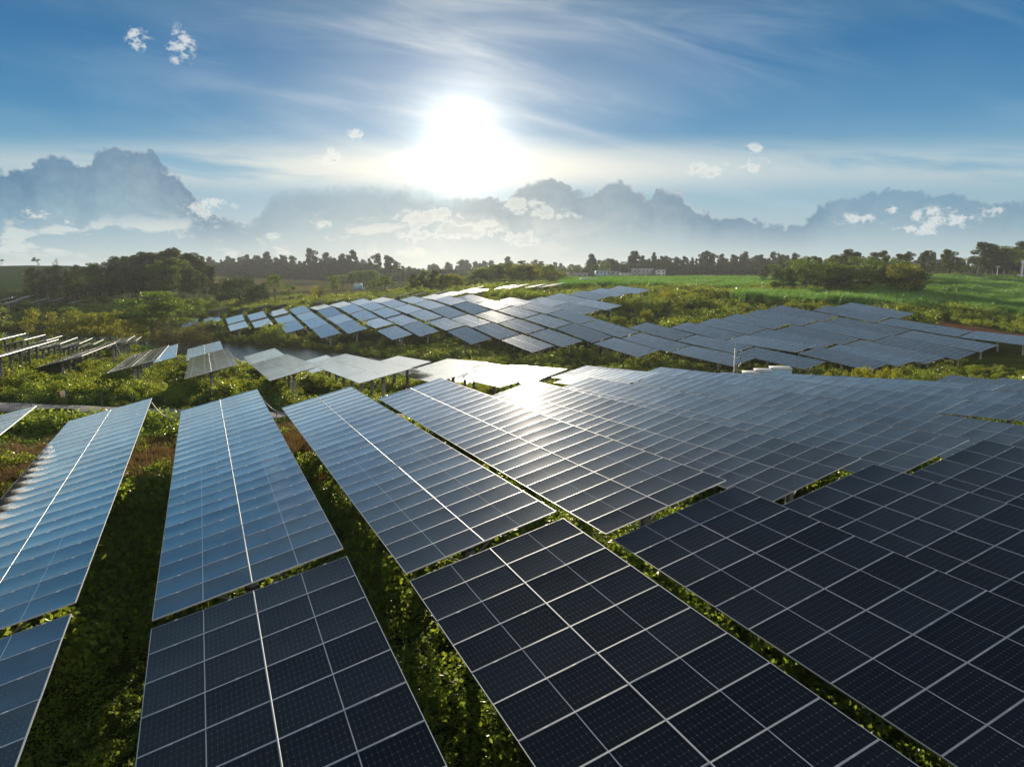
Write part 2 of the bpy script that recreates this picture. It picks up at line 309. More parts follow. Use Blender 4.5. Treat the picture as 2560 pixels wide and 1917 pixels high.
for _n, _px, _py, _y in (('W1', 8, 748, 292), ('W2', 50, 745, 276), ('W3', 16, 757, 252), ('W4', 92, 752, 262), ('W5', 130, 751, 272), ('W6', 178, 757, 278), ('W7', 216, 762, 276)):
    _p = at(_px, _py, _y); TB[_n] = (_p.x - 2.2 - 6, _p.y + 13.6, _p.z - .2, -.41, .03, .237, 13*1.1388)

def basis(yaw, slope, tilt):
    d = Vector((math.sin(yaw)*math.cos(slope), math.cos(yaw)*math.cos(slope), math.sin(slope)))
    h = Vector((math.cos(yaw), -math.sin(yaw), 0))
    n = h.cross(d)
    e = math.cos(tilt)*h + math.sin(tilt)*n
    return d, e

# ------------------------------------------------------------------ terrain: heights interpolated between surveyed points
ANCH = []
def clearance(name):
    return {'F': 2.55, 'R': 2.35, 'M': 2.6, 'L': 2.75, 'B': 2.3, 'W': 2.4}[name[0]]
for nm, q in TB.items():
    d, e = basis(*q[3:6]); p = Vector(q[:3]); Ln = q[6]
    for f in ((.15, .85) if Ln > 20 else (.5,)):
        c = p + e*(W/2) - d*(Ln*f)
        ANCH.append((c.x, c.y, c.z - clearance(nm)))
POND = [(-190, 232, 7), (-135, 200, 9), (-96, 178, 8), (-75, 166, 11), (-52, 153, 11), (-28, 138, 4), (-8, 120, 3), (8, 112, 2)]
WATER_Z = -17.75
for i in range(len(POND)):
    x, y, w = POND[i]
    a = POND[max(0, i-1)]; b = POND[min(len(POND)-1, i+1)]
    t = Vector((b[0]-a[0], b[1]-a[1], 0)).normalized(); nn = Vector((-t.y, t.x, 0))
    if nn.y < 0: nn = -nn
    ANCH.append((x, y, -19.0))
    ANCH.append((x + nn.x*(w+5), y + nn.y*(w+5), -17.4)); ANCH.append((x - nn.x*(w+5), y - nn.y*(w+5), -17.5))
ANCH += [(0,-40,-10.0), (-40,-30,-10.8), (40,-30,-9.4), (0,-120,-10), (-120,-60,-12), (120,-60,-10), (-60,10,-11.2), (60,0,-9.4), (90,30,-10),
         (-41,57.5,-11.0), (-62,60,-11.2), (-18,53.5,-11.05), (-2,52.5,-11.4), (-29,55.5,-11.05), (-95,66,-11.8), (-110,120,-14), (-70,130,-15.2),
         (-130,150,-14.5), (22,70,-13.8), (36,70,-14.0), (24,80,-15.6), (50,66,-13.4), (70,60,-12.6), (90,75,-12), (110,100,-11.5), (150,60,-10)]
for px, py, y in ((1650,742,225),(1560,775,185),(1650,790,180),(1750,800,170),(1850,745,215),(1750,735,245),(1950,760,190),
                  (1800,727,300),(1600,717,290),(1450,714,300),(1380,716,300),(1700,706,380),(1900,716,330),(2050,748,230),(2150,760,195),(2150,736,245),(2150,722,275),(2300,790,180),(2300,750,250),
                  (2450,790,190),(2450,760,250),(2560,800,190),(2560,830,150),(2400,845,130),(2700,780,230),(2700,732,320),
                  (2150,712,340),(2300,702,380),(2450,697,420),(2560,696,420),(2700,696,430),(2000,703,400),(1600,690,600),(1500,692,600),(1750,688,600),(1950,684,640),
                  (60,806,232),(150,800,228),(240,796,232),(330,782,250),(470,768,285),(600,764,290),(700,758,300),(560,792,200),
                  (60,768,285),(150,765,300),(300,752,345),(440,742,370),(20,730,380),(120,722,400),(20,700,480),(120,690,520),(250,688,560),(20,664,640),(140,664,640),(240,668,640),(-150,690,560),(-200,664,650),
                  (700,742,380),(800,740,400),(780,728,520),(900,735,400),(1000,727,420),(1100,716,420),(1230,708,420),(850,722,600),(1000,712,650),(1250,698,650)):
    p = at(px, py, y); ANCH.append((p.x, p.y, p.z))
for r, z in ((1000, -15), (2000, -17), (4200, -24)):
    for k in range(16):
        t = 2*PI*k/16; ANCH.append((r*math.sin(t), r*math.cos(t), z))
for k in range(10):
    t = PI/2 + PI*(k+.5)/10; ANCH.append((350*math.sin(t), 350*math.cos(t), -11))
ANCH = np.array(ANCH)
for _n in list(TB):
    if _n[0] == 'B':
        _q = TB[_n]; _d, _e = basis(*_q[3:6]); _nl = Vector(_q[:3]) - _d*_q[6]; _d2, _e2 = basis(_q[3], -.085, _q[5]); _p = _nl + _d2*_q[6]
        TB[_n] = (_p.x, _p.y, _p.z, _q[3], -.085, _q[5], _q[6])
FOOT = []
for _n, _q in TB.items():
    _d, _e = basis(*_q[3:6]); FOOT.append((Vector(_q[:3]), _d, _e, _e.cross(_d), _q[6]))
def headroom(x, y, z):
    """free height between the ground and the underside of whatever table stands above"""
    h = np.full(len(x), 1e3)
    for p, d, e, n, Ln in FOOT:
        eh = np.array([e.x, e.y]); dh = np.array([d.x, d.y]); dx = x-p.x; dy = y-p.y
        det = eh[0]*dh[1]-eh[1]*dh[0]; u = (dx*dh[1]-dy*dh[0])/det; v = (eh[0]*dy-eh[1]*dx)/det
        ins = (u > -.7) & (u < W+.5) & (v < .8) & (v > -Ln-.8)
        h = np.where(ins, np.minimum(h, p.z+u*e.z+v*d.z - z), h)
    return h
def _solve():
    P = ANCH[:, :2]; n = len(P)
    D = np.sqrt(((P[:, None]-P[None])**2).sum(-1) + 9.0)
    A = np.zeros((n+1, n+1)); A[:n, :n] = D - np.eye(n)*1.2; A[:n, n] = 1; A[n, :n] = 1
    b = np.zeros(n+1); b[:n] = ANCH[:, 2]
    return np.linalg.solve(A, b)
_C = _solve()
def ground(x, y):
    x = np.atleast_1d(np.asarray(x, float)); y = np.atleast_1d(np.asarray(y, float)); o = np.empty(len(x))
    for i in range(0, len(x), 20000):
        D = np.sqrt((x[i:i+20000, None]-ANCH[None, :, 0])**2 + (y[i:i+20000, None]-ANCH[None, :, 1])**2 + 9.0)
        o[i:i+20000] = D @ _C[:-1] + _C[-1]
    return np.minimum(o, o + headroom(x, y, o) - 1.45)
def gz(x, y): return float(ground(x, y)[0])

def vnoise(x, y, s, seed=0):
    """cheap smooth value noise in 0..1"""
    x = np.asarray(x)/s; y = np.asarray(y)/s
    xi = np.floor(x).astype(np.int64); yi = np.floor(y).astype(np.int64); fx = x-xi; fy = y-yi
    fx = fx*fx*(3-2*fx); fy = fy*fy*(3-2*fy)
    def h(a, b):
        n = (a*374761393 + b*668265263 + seed*69069) & 0x7fffffff
        n = ((n ^ (n >> 13))*1274126177) & 0x7fffffff
        return ((n ^ (n >> 16)) & 0xffff)/65535.0
    return (h(xi, yi)*(1-fx)+h(xi+1, yi)*fx)*(1-fy) + (h(xi, yi+1)*(1-fx)+h(xi+1, yi+1)*fx)*fy

YAW = -.41
HV = np.array([math.cos(YAW), -math.sin(YAW)]); DV = np.array([math.sin(YAW), math.cos(YAW)])
def ts(x, y): return x*HV[0]+y*HV[1], x*DV[0]+y*DV[1]
def xy(t, s): return t*HV[0]+s*DV[0], t*HV[1]+s*DV[1]

ROADPTS = [(-110, 69.5), (-80, 62.5), (-62, 59.8), (-41, 57.2), (-29, 55.3), (-18, 53.6), (-8, 53.0), (2, 54.4)]
def road_dist(x, y):
    x = np.asarray(x, float); y = np.asarray(y, float); best = np.full(x.shape, 1e9)
    for (ax, ay), (bx, by) in zip(ROADPTS[:-1], ROADPTS[1:]):
        dx, dy = bx-ax, by-ay; t = np.clip(((x-ax)*dx+(y-ay)*dy)/(dx*dx+dy*dy), 0, 1)
        best = np.minimum(best, np.hypot(x-ax-t*dx, y-ay-t*dy))
    return best
def pond_dist(x, y):
    x = np.asarray(x, float); y = np.asarray(y, float); best = np.full(x.shape, 1e9)
    for (ax, ay, aw), (bx, by, bw) in zip(POND[:-1], POND[1:]):
        dx, dy = bx-ax, by-ay; t = np.clip(((x-ax)*dx+(y-ay)*dy)/(dx*dx+dy*dy), 0, 1)
        best = np.minimum(best, np.hypot(x-ax-t*dx, y-ay-t*dy) - (aw+(bw-aw)*t))
    return best

# ---- land cover
def smooth(a, b, x):
    t = np.clip((x-a)/(b-a), 0, 1); return t*t*(3-2*t)
def dryness(x, y):
    t, s = ts(x, y)
    d = np.exp(-((s-44.5)/6.0)**2) * smooth(-26, -17, t)*(1-smooth(5, 9, t)) * (.30+1.2*vnoise(x, y, 3.4, 3))
    d = np.maximum(d, .8*np.exp(-(np.maximum(pond_dist(x, y), 0)/7)**2)*vnoise(x, y, 6, 5))
    return np.clip(d, 0, 1)
def soil(x, y):
    # bare red-brown earth by the right hand end of the hillside array
    b = np.zeros(np.shape(x))
    for (cx, cy, rx, ry, rot) in ((93, 168, 8, 13, .1), (96, 150, 8, 12, .1), (101, 134, 9, 12, .1)):
        dx = np.asarray(x)-cx; dy = np.asarray(y)-cy; c, s_ = math.cos(rot), math.sin(rot)
        u = (dx*c-dy*s_)/rx; v = (dx*s_+dy*c)/ry
        b = np.maximum(b, 1-smooth(.6, 1.15, np.hypot(u, v)+.35*(vnoise(x, y, 6, 9)-.5)))
    return b
def cane_mask(x, y):
    az = np.asarray(x)/np.asarray(y); y = np.asarray(y)
    right = smooth(.30, .33, az)*smooth(186, 196, y+12*(vnoise(x, y, 14, 21)-.5)) * (1-smooth(405, 420, y))
    right = right*(1-((az < .50) & (y > 236) & (y < 330)))
    left = ((az > .065) & (az < .40) & (y > 262+40*(az-.065)) & (y < 420)).astype(float)
    left = left*(1-((az > .2) & (y < 300-0*az) & (y < 275+90*(az-.2))))
    return np.clip(np.maximum(right, left), 0, 1)

# ------------------------------------------------------------------ ground sheet (one sheet to the horizon)
def build_ground():
    az = np.concatenate([np.arange(-180, -42, 6.0), np.arange(-42, 42.01, .42), np.arange(48, 180, 6.0)])
    rr = [2.5]
    while rr[-1] < 3000: rr.append(rr[-1]*1.021 + .0)
    rr = np.array(rr); A, Rr = np.meshgrid(np.radians(az), rr)
    X = (Rr*np.sin(A)).ravel(); Y = (Rr*np.cos(A)).ravel()
    Z = ground(X, Y) + .30*(vnoise(X, Y, 2.3, 1)-.5)*np.exp(-Rr.ravel()/120) + .7*(vnoise(X, Y, 9, 2)-.5)*smooth(8, 40, pond_dist(X, Y))
    na, nr = len(az), len(rr)
    V = np.stack([X, Y, Z], 1)
    V = np.vstack([V, [[0, 0, gz(0, 0)]]]); c = len(V)-1
    i, j = np.meshgrid(np.arange(nr-1), np.arange(na), indexing='ij'); j2 = (j+1) % na
    F = np.stack([i*na+j, i*na+j2, (i+1)*na+j2, (i+1)*na+j], -1).reshape(-1, 4)
    Fc = np.array([[c, (k+1) % na, k, k] for k in range(na)])
    me = bpy.data.meshes.new('ground')
    faces = [tuple(f) for f in F.tolist()] + [(c, (k+1) % na, k) for k in range(na)]
    me.from_pydata(V.tolist(), [], faces); me.update()
    me.polygons.foreach_set('use_smooth', np.ones(len(me.polygons), bool))
    # land-cover colour (what grows there), per vertex
    x, y = V[:, 0], V[:, 1]; r = np.hypot(x, y)
    col = np.empty((len(V), 4)); col[:, 3] = 1
    g1 = np.array([.030, .048, .012]); g2 = np.array([.065, .090, .018])
    f = vnoise(x, y, 3.1, 4)[:, None]*.6+vnoise(x, y, 17, 6)[:, None]*.4
    c3 = g1*(1-f)+g2*f
    far = smooth(250, 420, y)[:, None]*(f*0+1)
    c3 = c3*(1-far)+np.array([.055, .085, .02])*far
    yf = (smooth(330, 420, y)*(1-smooth(760, 900, y))*(np.abs(x/np.maximum(y, 1)+.30) < .16))[:, None]*smooth(.35, .6, vnoise(x, y/3, 26, 8))[:, None]
    c3 = c3*(1-yf)+np.array([.20, .17, .045])*yf
    dr = dryness(x, y)[:, None]; c3 = c3*(1-dr)+np.array([.115, .072, .034])*dr
    so = soil(x, y)[:, None]; c3 = c3*(1-so)+np.array([.20, .105, .065])*so
    hl = ((x/np.maximum(y, 1) < -.50) & (y > 420))[:, None]
    c3 = np.where(hl, np.array([.035, .085, .022])*(.8+.4*f), c3)
    mud = np.exp(-(np.maximum(pond_dist(x, y), 0)/2.2)**2)[:, None]; c3 = c3*(1-mud)+np.array([.045, .032, .020])*mud
    col[:, :3] = c3
    ca = me.color_attributes.new('cover', 'FLOAT_COLOR', 'POINT'); ca.data.foreach_set('color', col.astype(np.float32).ravel())
    m, nt, out = new_mat('ground_cover_soil')
    b = N(nt, 'ShaderNodeBsdfDiffuse'); at_ = N(nt, 'ShaderNodeVertexColor'); at_.layer_name = 'cover'
    tc = N(nt, 'ShaderNodeTexCoord'); f1 = noise(nt, .9, 6, tc.outputs['Object'], .7); f2 = noise(nt, 6, 4, tc.outputs['Object'], .7)
    mm = N(nt, 'ShaderNodeMix', data_type='RGBA', blend_type='MULTIPLY'); mm.inputs[0].default_value = 1
    L(nt, at_.outputs[0], mm.inputs[6]); L(nt, ramp(nt, f1, [(.3, (.55, .5, .45)), (.7, (1.25, 1.25, 1.2))]), mm.inputs[7])
    L(nt, mm.outputs[2], b.inputs[0])
    bp = N(nt, 'ShaderNodeBump'); bp.inputs['Strength'].default_value = .8; bp.inputs['Distance'].default_value = .12
    L(nt, f2, bp.inputs['Height']); L(nt, bp.outputs[0], b.inputs['Normal']); L(nt, b.outputs[0], out.inputs[0])
    me.materials.append(m)
    tag(obj('ground', me), 'overgrown rolling ground between and beyond the solar tables', 'ground', kind='structure')
build_ground()

# pond water
def build_pond():
    Lf, Rt = [], []
    for i, (x, y, w) in enumerate(POND):
        a = POND[max(0, i-1)]; b = POND[min(len(POND)-1, i+1)]
        t = Vector((b[0]-a[0], b[1]-a[1], 0)).normalized(); n = Vector((-t.y, t.x, 0))
        Lf.append((x+n.x*(w+4), y+n.y*(w+4), WATER_Z)); Rt.append((x-n.x*(w+4), y-n.y*(w+4), WATER_Z))
    mb = MB()
    for i in range(len(POND)-1): mb.quad(Lf[i], Lf[i+1], Rt[i+1], Rt[i])
    m, nt, out = new_mat('pond_water')
    b = N(nt, 'ShaderNodeBsdfPrincipled'); b.inputs['Base Color'].default_value = (.02, .03, .025, 1); b.inputs['Roughness'].default_value = .04; b.inputs['IOR'].default_value = 1.33
    tc = N(nt, 'ShaderNodeTexCoord'); f = noise(nt, 1.6, 3, tc.outputs['Object']); bp = N(nt, 'ShaderNodeBump'); bp.inputs['Strength'].default_value = .35; bp.inputs['Distance'].default_value = .25; L(nt, f, bp.inputs['Height']); L(nt, bp.outputs[0], b.inputs['Normal'])
    L(nt, b.outputs[0], out.inputs[0])
    tag(obj('pond', mb.mesh('pond', [m])), 'narrow still pond in the valley behind the middle tables', 'pond', kind='structure')
build_pond()

def build_road():
    pts = []
    for (ax, ay), (bx, by) in zip(ROADPTS[:-1], ROADPTS[1:]):
        n = max(2, int(math.hypot(bx-ax, by-ay)/1.0))
        pts += [(ax+(bx-ax)*k/n, ay+(by-ay)*k/n) for k in range(n)]
    pts.append(ROADPTS[-1]); P = np.array(pts)
    T = np.gradient(P, axis=0); T /= np.linalg.norm(T, axis=1)[:, None]; Nn = np.stack([-T[:, 1], T[:, 0]], 1)
    V = []; K = 7
    for i in range(len(P)):
        zc = gz(P[i, 0], P[i, 1]) + .28
        for k in range(K):
            u = -1.75+3.5*k/(K-1) + (.25*(vnoise(P[i, 0], P[i, 1], 1.7, 30+k)-.5) if k in (0, K-1) else 0)
            V.append((P[i, 0]+Nn[i, 0]*u, P[i, 1]+Nn[i, 1]*u, zc - (.22 if k in (0, K-1) else 0) + .03*math.sin(i*1.3+k)))
    F = [(i*K+k, i*K+k+1, (i+1)*K+k+1, (i+1)*K+k) for i in range(len(P)-1) for k in range(K-1)]
    tag(obj('road', mesh_np('road', V, F, [M_ROAD], None, True)), 'pale gravel track running behind the near tables', 'track', kind='structure')
build_road()

# ------------------------------------------------------------------ solar modules and tables
HL, HWD = 1.139, .567          # half length / half width of a module
def module_arrays(pitch=PM, ox=0.0, oy=0.0, sag=.007, fr=.014, ns=6):
    """glass + aluminium frame of one module, centred at (ox,oy), normal +z; x up the table, y along the row"""
    V = []; F = []; MI = []; UV = []
    gl, gw = HL-.012, pitch/2-.012-.006
    for i in range(ns+1):
        v = -1+2*i/ns; z = .001 - sag*(1-v*v)
        V += [(ox-gl, oy+gw*v, z), (ox+gl, oy+gw*v, z)]
    for i in range(ns):
        a = 2*i; F.append((a, a+1, a+3, a+2)); MI.append(0)
        v0, v1 = i/ns, (i+1)/ns; UV += [(0, v0), (1, v0), (1, v1), (0, v1)]
    ol, ow = HL, pitch/2-.006; il, iw = HL-fr, ow-fr
    h = .004; b = len(V)
    ring = [(-1,-1),(1,-1),(1,1),(-1,1)]
    for (sx, sy) in ring: V.append((ox+sx*ol, oy+sy*ow, h))
    for (sx, sy) in ring: V.append((ox+sx*il, oy+sy*iw, h))
    for (sx, sy) in ring: V.append((ox+sx*ol, oy+sy*ow, -.032))
    for k in range(4):
        j = (k+1) % 4
        F.append((b+k, b+j, b+4+j, b+4+k)); MI.append(1)
        F.append((b+8+k, b+8+j, b+j, b+k)); MI.append(1)
    F.append((b+11, b+10, b+9, b+8)); MI.append(2)
    UV += [(0, 0)]*(4*9)
    for sx in (-.60, .60):                       # clamp plates holding two neighbouring frames
        b = len(V); x0, x1, y0, y1, z1 = ox+sx-.04, ox+sx+.04, oy+ow-.014, oy+ow+.014, .011
        V += [(x0, y0, 0), (x1, y0, 0), (x1, y1, 0), (x0, y1, 0), (x0, y0, z1), (x1, y0, z1), (x1, y1, z1), (x0, y1, z1)]
        for q in ((4, 5, 6, 7), (0, 1, 5, 4), (1, 2, 6, 5), (2, 3, 7, 6), (3, 0, 4, 7)): F.append(tuple(b+i for i in q)); MI.append(1)
        UV += [(0, 0)]*20
    return V, F, MI, UV
def module_mesh(name, specs):
    V = []; F = []; MI = []; UV = []
    for sp in specs:
        v, f, m, u = module_arrays(**sp); n = len(V); V += v; F += [tuple(n+i for i in q) for q in f]; MI += m; UV += u
    me = mesh_np(name, V, F, [M_GLASS, M_ALU, M_BACK], MI)
    uv = me.uv_layers.new(name='UVMap'); uv.data.foreach_set('uv', np.array(UV, np.float32).ravel())
    sm = np.zeros(len(F), bool)
    mi = np.array(MI); sm[mi == 0] = True
    me.polygons.foreach_set('use_smooth', sm); return me
MOD = module_mesh('solar_panel', [dict()])
# x of the two modules across the table
MX = (.010+HL-.001, W-.010-HL+.001)
BANK = module_mesh('panel_bank', [dict(ox=x, oy=-(k+.5)*PM) for k in range(13) for x in MX])
BANK.name = 'panel_bank'

def strip_mesh():
    """added rounded strip that catches a sun highlight, unit long along +y"""
    mb = MB(); K = 6; r = .017
    pr = None
    for k in range(K+1):
        a = PI*k/K; p = (-r*math.cos(a), .0035+r*.45*math.sin(a))
        if pr: mb.quad((pr[0], 0, pr[1]), (p[0], 0, p[1]), (p[0], 1, p[1]), (pr[0], 1, pr[1]))
        pr = p
    return mb.mesh('glint_strip', [M_STRIP], True)
STRIP = strip_mesh()
def pile_mesh(h, r):
    mb = MB(); mb.tube((0,0,0), (0,0,h), r, r*.96, 12)
    for z in (h-.12, h-.45): mb.tube((0,0,z), (0,0,z+.07), r+.012, None, 12, 1)
    return mb.mesh('post', [M_CONC, M_BAND], True)
_unit = {}
def bar_mesh(name, mat, sx, sz):
    """unit long box bar along +y, section sx by sz"""
    k = (name, mat.name, sx, sz)
    if k not in _unit:
        mb = MB(); mb.box((0, .5, 0), (sx, 1, sz)); _unit[k] = mb.mesh(name, [mat])
    return _unit[k]
def bar(name, a, b, parent, mat, sx=.06, sz=.1, up=Vector((0, 0, 1))):
    a = Vector(a); b = Vector(b); d = b-a; Ln = d.length; d = d/Ln
    x = d.cross(up).normalized(); z = x.cross(d)
    o = bpy.data.objects.new(name, bar_mesh(name, mat, sx, sz)); COL.objects.link(o); o.parent = parent
    M = Matrix((x, d*Ln, z)).transposed().to_4x4(); M.translation = a
    o.matrix_local = M; return o

def solar_table(nm, label, group, detail):
    q = TB[nm]; d, e = basis(*q[3:6]); n = e.cross(-d)
    if n.z < 0: n = -n
    p = Vector(q[:3]); Ln = q[6]; cnt = max(1, round(Ln/PM)); pitch = Ln/cnt
    c = p + e*(W/2) - d*(Ln/2)
    g0 = gz(c.x, c.y)
    root = empty('solar_table', (c.x, c.y, g0))
    tag(root, label, 'solar table', group)
    base = root.location.copy()
    # local axes: x = e, y = d, z = n ; origin at far-low corner
    def mat(u, v, w=0.0, rx=0.0, ry=0.0, sy=1.0):
        M = Matrix((e, d*sy, e.cross(d))).transposed().to_4x4()
        M.translation = p + e*u + d*v + n*w - base
        if rx or ry: M = M @ Matrix.Rotation(rx, 4, 'Y') @ Matrix.Rotation(ry, 4, 'X')
        return M
    if detail:
        for k in range(cnt):
            for x in MX:
                o = bpy.data.objects.new('solar_panel', MOD); COL.objects.link(o); o.parent = root
                o.matrix_local = mat(x, -(k+.5)*pitch, random.uniform(0, .003), random.gauss(0, .0018), random.gauss(0, .0022), pitch/PM)
        o = bpy.data.objects.new('glint_strip', STRIP); COL.objects.link(o); o.parent = root  # added strip, its highlight imitates the glint along the module frame edges
        o.matrix_local = mat(W/2, -Ln, .0, 0, 0, Ln)
        for u in (.55, 1.75, 2.85, 4.05):
            a = p+e*u-n*.062-base; bar('purlin', a-d*(Ln-.03), a-d*.03, root, M_STEEL, .05, .055, n)
    else:
        o = bpy.data.objects.new('panel_bank', BANK); COL.objects.link(o); o.parent = root
        o.matrix_local = mat(0, 0, 0, 0, 0, Ln/(13*PM))
        fr = MB()
        for u in (.55, 1.75, 2.85, 4.05):
            M = mat(u, -Ln/2, -.064); fr.box((0, 0, 0), (.05, Ln-.06, .055), 0, M)
    npost = max(2, round(Ln/4.0)); rad = .15
    for k in range(npost):
        v = -(Ln*(k+.5)/npost); v = -1.3 - (Ln-2.6)*k/(npost-1)
        a = p + e*.35 + d*v - n*.15; b = p + e*(W-.35) + d*v - n*.15; m_ = (a+b)/2
        gx = gz(m_.x, m_.y)
        if detail: bar('rafter', a-base, b-base, root, M_STEEL, .06, .1, n)
        else: fr.box((0, 0, 0), (W-.7, .06, .1), 0, mat(W/2, v, -.15))
        top = m_.z - .08; hgt = top-gx+.5
        key = ('pile', round(hgt*4)/4)
        if key not in _unit: _unit[key] = pile_mesh(key[1], rad)
        o = bpy.data.objects.new('post', _unit[key]); COL.objects.link(o); o.parent = root
        o.location = Vector((m_.x, m_.y, top-key[1])) - base
        for su in (.9, W-.9):
            s0 = Vector((m_.x, m_.y, top-.9)); s1 = p + e*su + d*v - n*.2
            if detail: bar('brace', s0-base, s1-base, root, M_STEEL, .045, .045)
            else:
                dd = (s1-s0)
                fr.tube(s0-base, s1-base, .025, None, 4, 0, False)
    if not detail: obj('support_frame', fr.mesh('support_frame', [M_STEEL]), root)
    return root

def build_tables():
    names = list(TB)
    # hillside array: files (rows running up the hill) counted from the left
    files = {}
    for n in names:
        if n[0] == 'F': files.setdefault(int(n[1:-1]), []).append(n)
    mid = lambda n: TB[n][1]
    for f, k in zip(sorted(files), range(99)):
        ns = sorted(files[f], key=lambda n: TB[n][1])
        for i, n in enumerate(ns):
            solar_table(n, 'solar table on the far hillside, %s file from the left, %s up from its foot' % (ORD[k], ORD[i]), 'solar tables on the far hillside', False)
    bs = sorted([n for n in names if n[0] == 'B'], key=lambda n: TB[n][0]/TB[n][1])
    for k, n in enumerate(bs):
        solar_table(n, 'edge-on solar table behind the hillside crest, %s from the left along the crest' % ORD[k], 'solar tables behind the hillside crest', False)
    ws = sorted([n for n in names if n[0] == 'W'], key=lambda n: TB[n][0]/TB[n][1])
    for k, n in enumerate(ws):
        solar_table(n, 'small distant solar table below the left wood, %s from the left edge' % ORD[k], 'solar tables below the left wood', False)
    up = sorted([n for n in names if n[0] == 'R' and n.endswith('u')], key=lambda n: int(n[1:-1]))
    for k, n in enumerate(up):
        solar_table(n, 'long pale reflecting solar table in the second rank, %s from the left edge' % ORD[k], 'solar tables of the second rank', True)
    lo = sorted([n for n in names if n[0] == 'R' and n.endswith('l')], key=lambda n: int(n[1:-1]))
    lo = [n for n in lo if n != 'R0l']
    for k, n in enumerate(lo):
        q = TB[n]; TB[n] = q[:6] + (18*PM,)
        solar_table(n, 'dark near solar table in the front rank, %s from the left edge' % ORD[k], 'solar tables of the front rank', True)
    ms = sorted([n for n in names if n[0] == 'M'], key=lambda n: (n[1], n[2]))
    ms = sorted([n for n in names if n[0] == 'M'], key=lambda n: (TB[n][0] + .3*W)/TB[n][1])
    for k, n in enumerate(ms):
        solar_table(n, 'solar table between gravel track and valley, %s from the left by far corner' % ORD[k], 'solar tables beyond the gravel track', True)
    ls = sorted([n for n in names if n[0] == 'L'], key=lambda n: TB[n][0]/TB[n][1])
    for k, n in enumerate(ls):
        solar_table(n, 'edge-on solar table on tall posts at the left, %s by its far corner' % ORD[k], 'edge-on solar tables at the left', True)
build_tables()

# conduits slung between table ends
def corner(nm, u, v):
    q = TB[nm]; d, e = basis(*q[3:6]); return Vector(q[:3]) + e*(u*W) - d*(v*q[6])
def cable(a, b, sag, label, r=.03):
    a = Vector(a); b = Vector(b); mb = MB(); n = 14; pr = None
    c = (a+b)/2
    for k in range(n+1):
        t = k/n; p = a.lerp(b, t) - Vector((0, 0, sag*4*t*(1-t))) - c
        if pr is not None: mb.tube(pr, p, r, None, 6, 0, False)
        pr = p
    o = obj('cable', mb.mesh('cable', [M_CABLE], True), None, c)
    tag(o, label, 'cable', 'cables slung between tables')
dn = Vector((0, 0, -.12))
cable(corner('R1u', 1, .03)+dn, corner('R2u', 0, .03)+dn, .5, 'pale cable sagging over the track between two second-rank tables at the left')
cable(corner('R2u', 1, .05)+dn, corner('R3u', 0, .05)+dn, .3, 'short cable behind the second and third pale tables above the track', .02)
cable(corner('M0a', 1, .10)+dn, corner('M1a', 0, .2)+dn, .5, 'cable hanging at the edge of the pond beside the grey tilted table', .02)
cable(corner('M1a', 1, .12)+dn, corner('M2b', 0, .5)+dn, .45, 'cable hanging in front of the open pond water', .02)
cable(corner('L1a', 1, .02)+dn, corner('M0a', 0, .25)+dn, .6, 'cable sagging between the edge-on table and the grey tilted table', .025)
cable(corner('L2a', 1, .06)+dn, corner('L1a', 0, .5)+dn, .7, 'long cable sagging between the two leftmost edge-on tables', .025)
cable(corner('F5c', 1, .97)+dn, corner('F6d', 0, .7)+dn, .5, 'cable under the fifth hillside file at its foot', .025)
cable(corner('F6d', 1, .97)+dn, corner('F7d', 0, .97)+dn, .5, 'cable between the sixth and seventh hillside files at their foot', .025)
cable(corner('F11f', 1, .97)+dn, corner('F12f', 0, .97)+dn, .45, 'cable between the two hillside tables left of the second sun glint', .025)
cable(corner('F17h', 1, .95)+dn, corner('F18h', 0, .97)+dn, .4, 'pale cable at the foot of the right hillside tables, left one', .03)
cable(corner('F18h', 1, .95)+dn, corner('F19h', 0, .97)+dn, .4, 'pale cable at the foot of the right hillside tables, right one', .03)

# ------------------------------------------------------------------ foliage meshes
def leaf_quads(C, size, rng, up_bias=0.0, aspect=.55, outward=None):
    """one small pointed leaf (a kite quad) at every centre"""
    n = len(C)
    ax = rng.normal(size=(n, 3)); ax[:, 2] *= .6
    ax /= np.linalg.norm(ax, axis=1)[:, None]
    nr = rng.normal(size=(n, 3)); nr[:, 2] = np.abs(nr[:, 2]) + up_bias
    if outward is not None: nr += outward*1.2
    sd = np.cross(ax, nr); sd /= np.linalg.norm(sd, axis=1)[:, None] + 1e-9
    s = (size*(.6+.8*rng.random(n)))[:, None]
    a = C - ax*s*.5; b = C + sd*s*aspect*.5 - ax*s*.05; c = C + ax*s*.5; d = C - sd*s*aspect*.5 - ax*s*.05
    V = np.stack([a, b, c, d], 1).reshape(-1, 3)
    F = np.arange(4*n).reshape(n, 4)
    return V, F

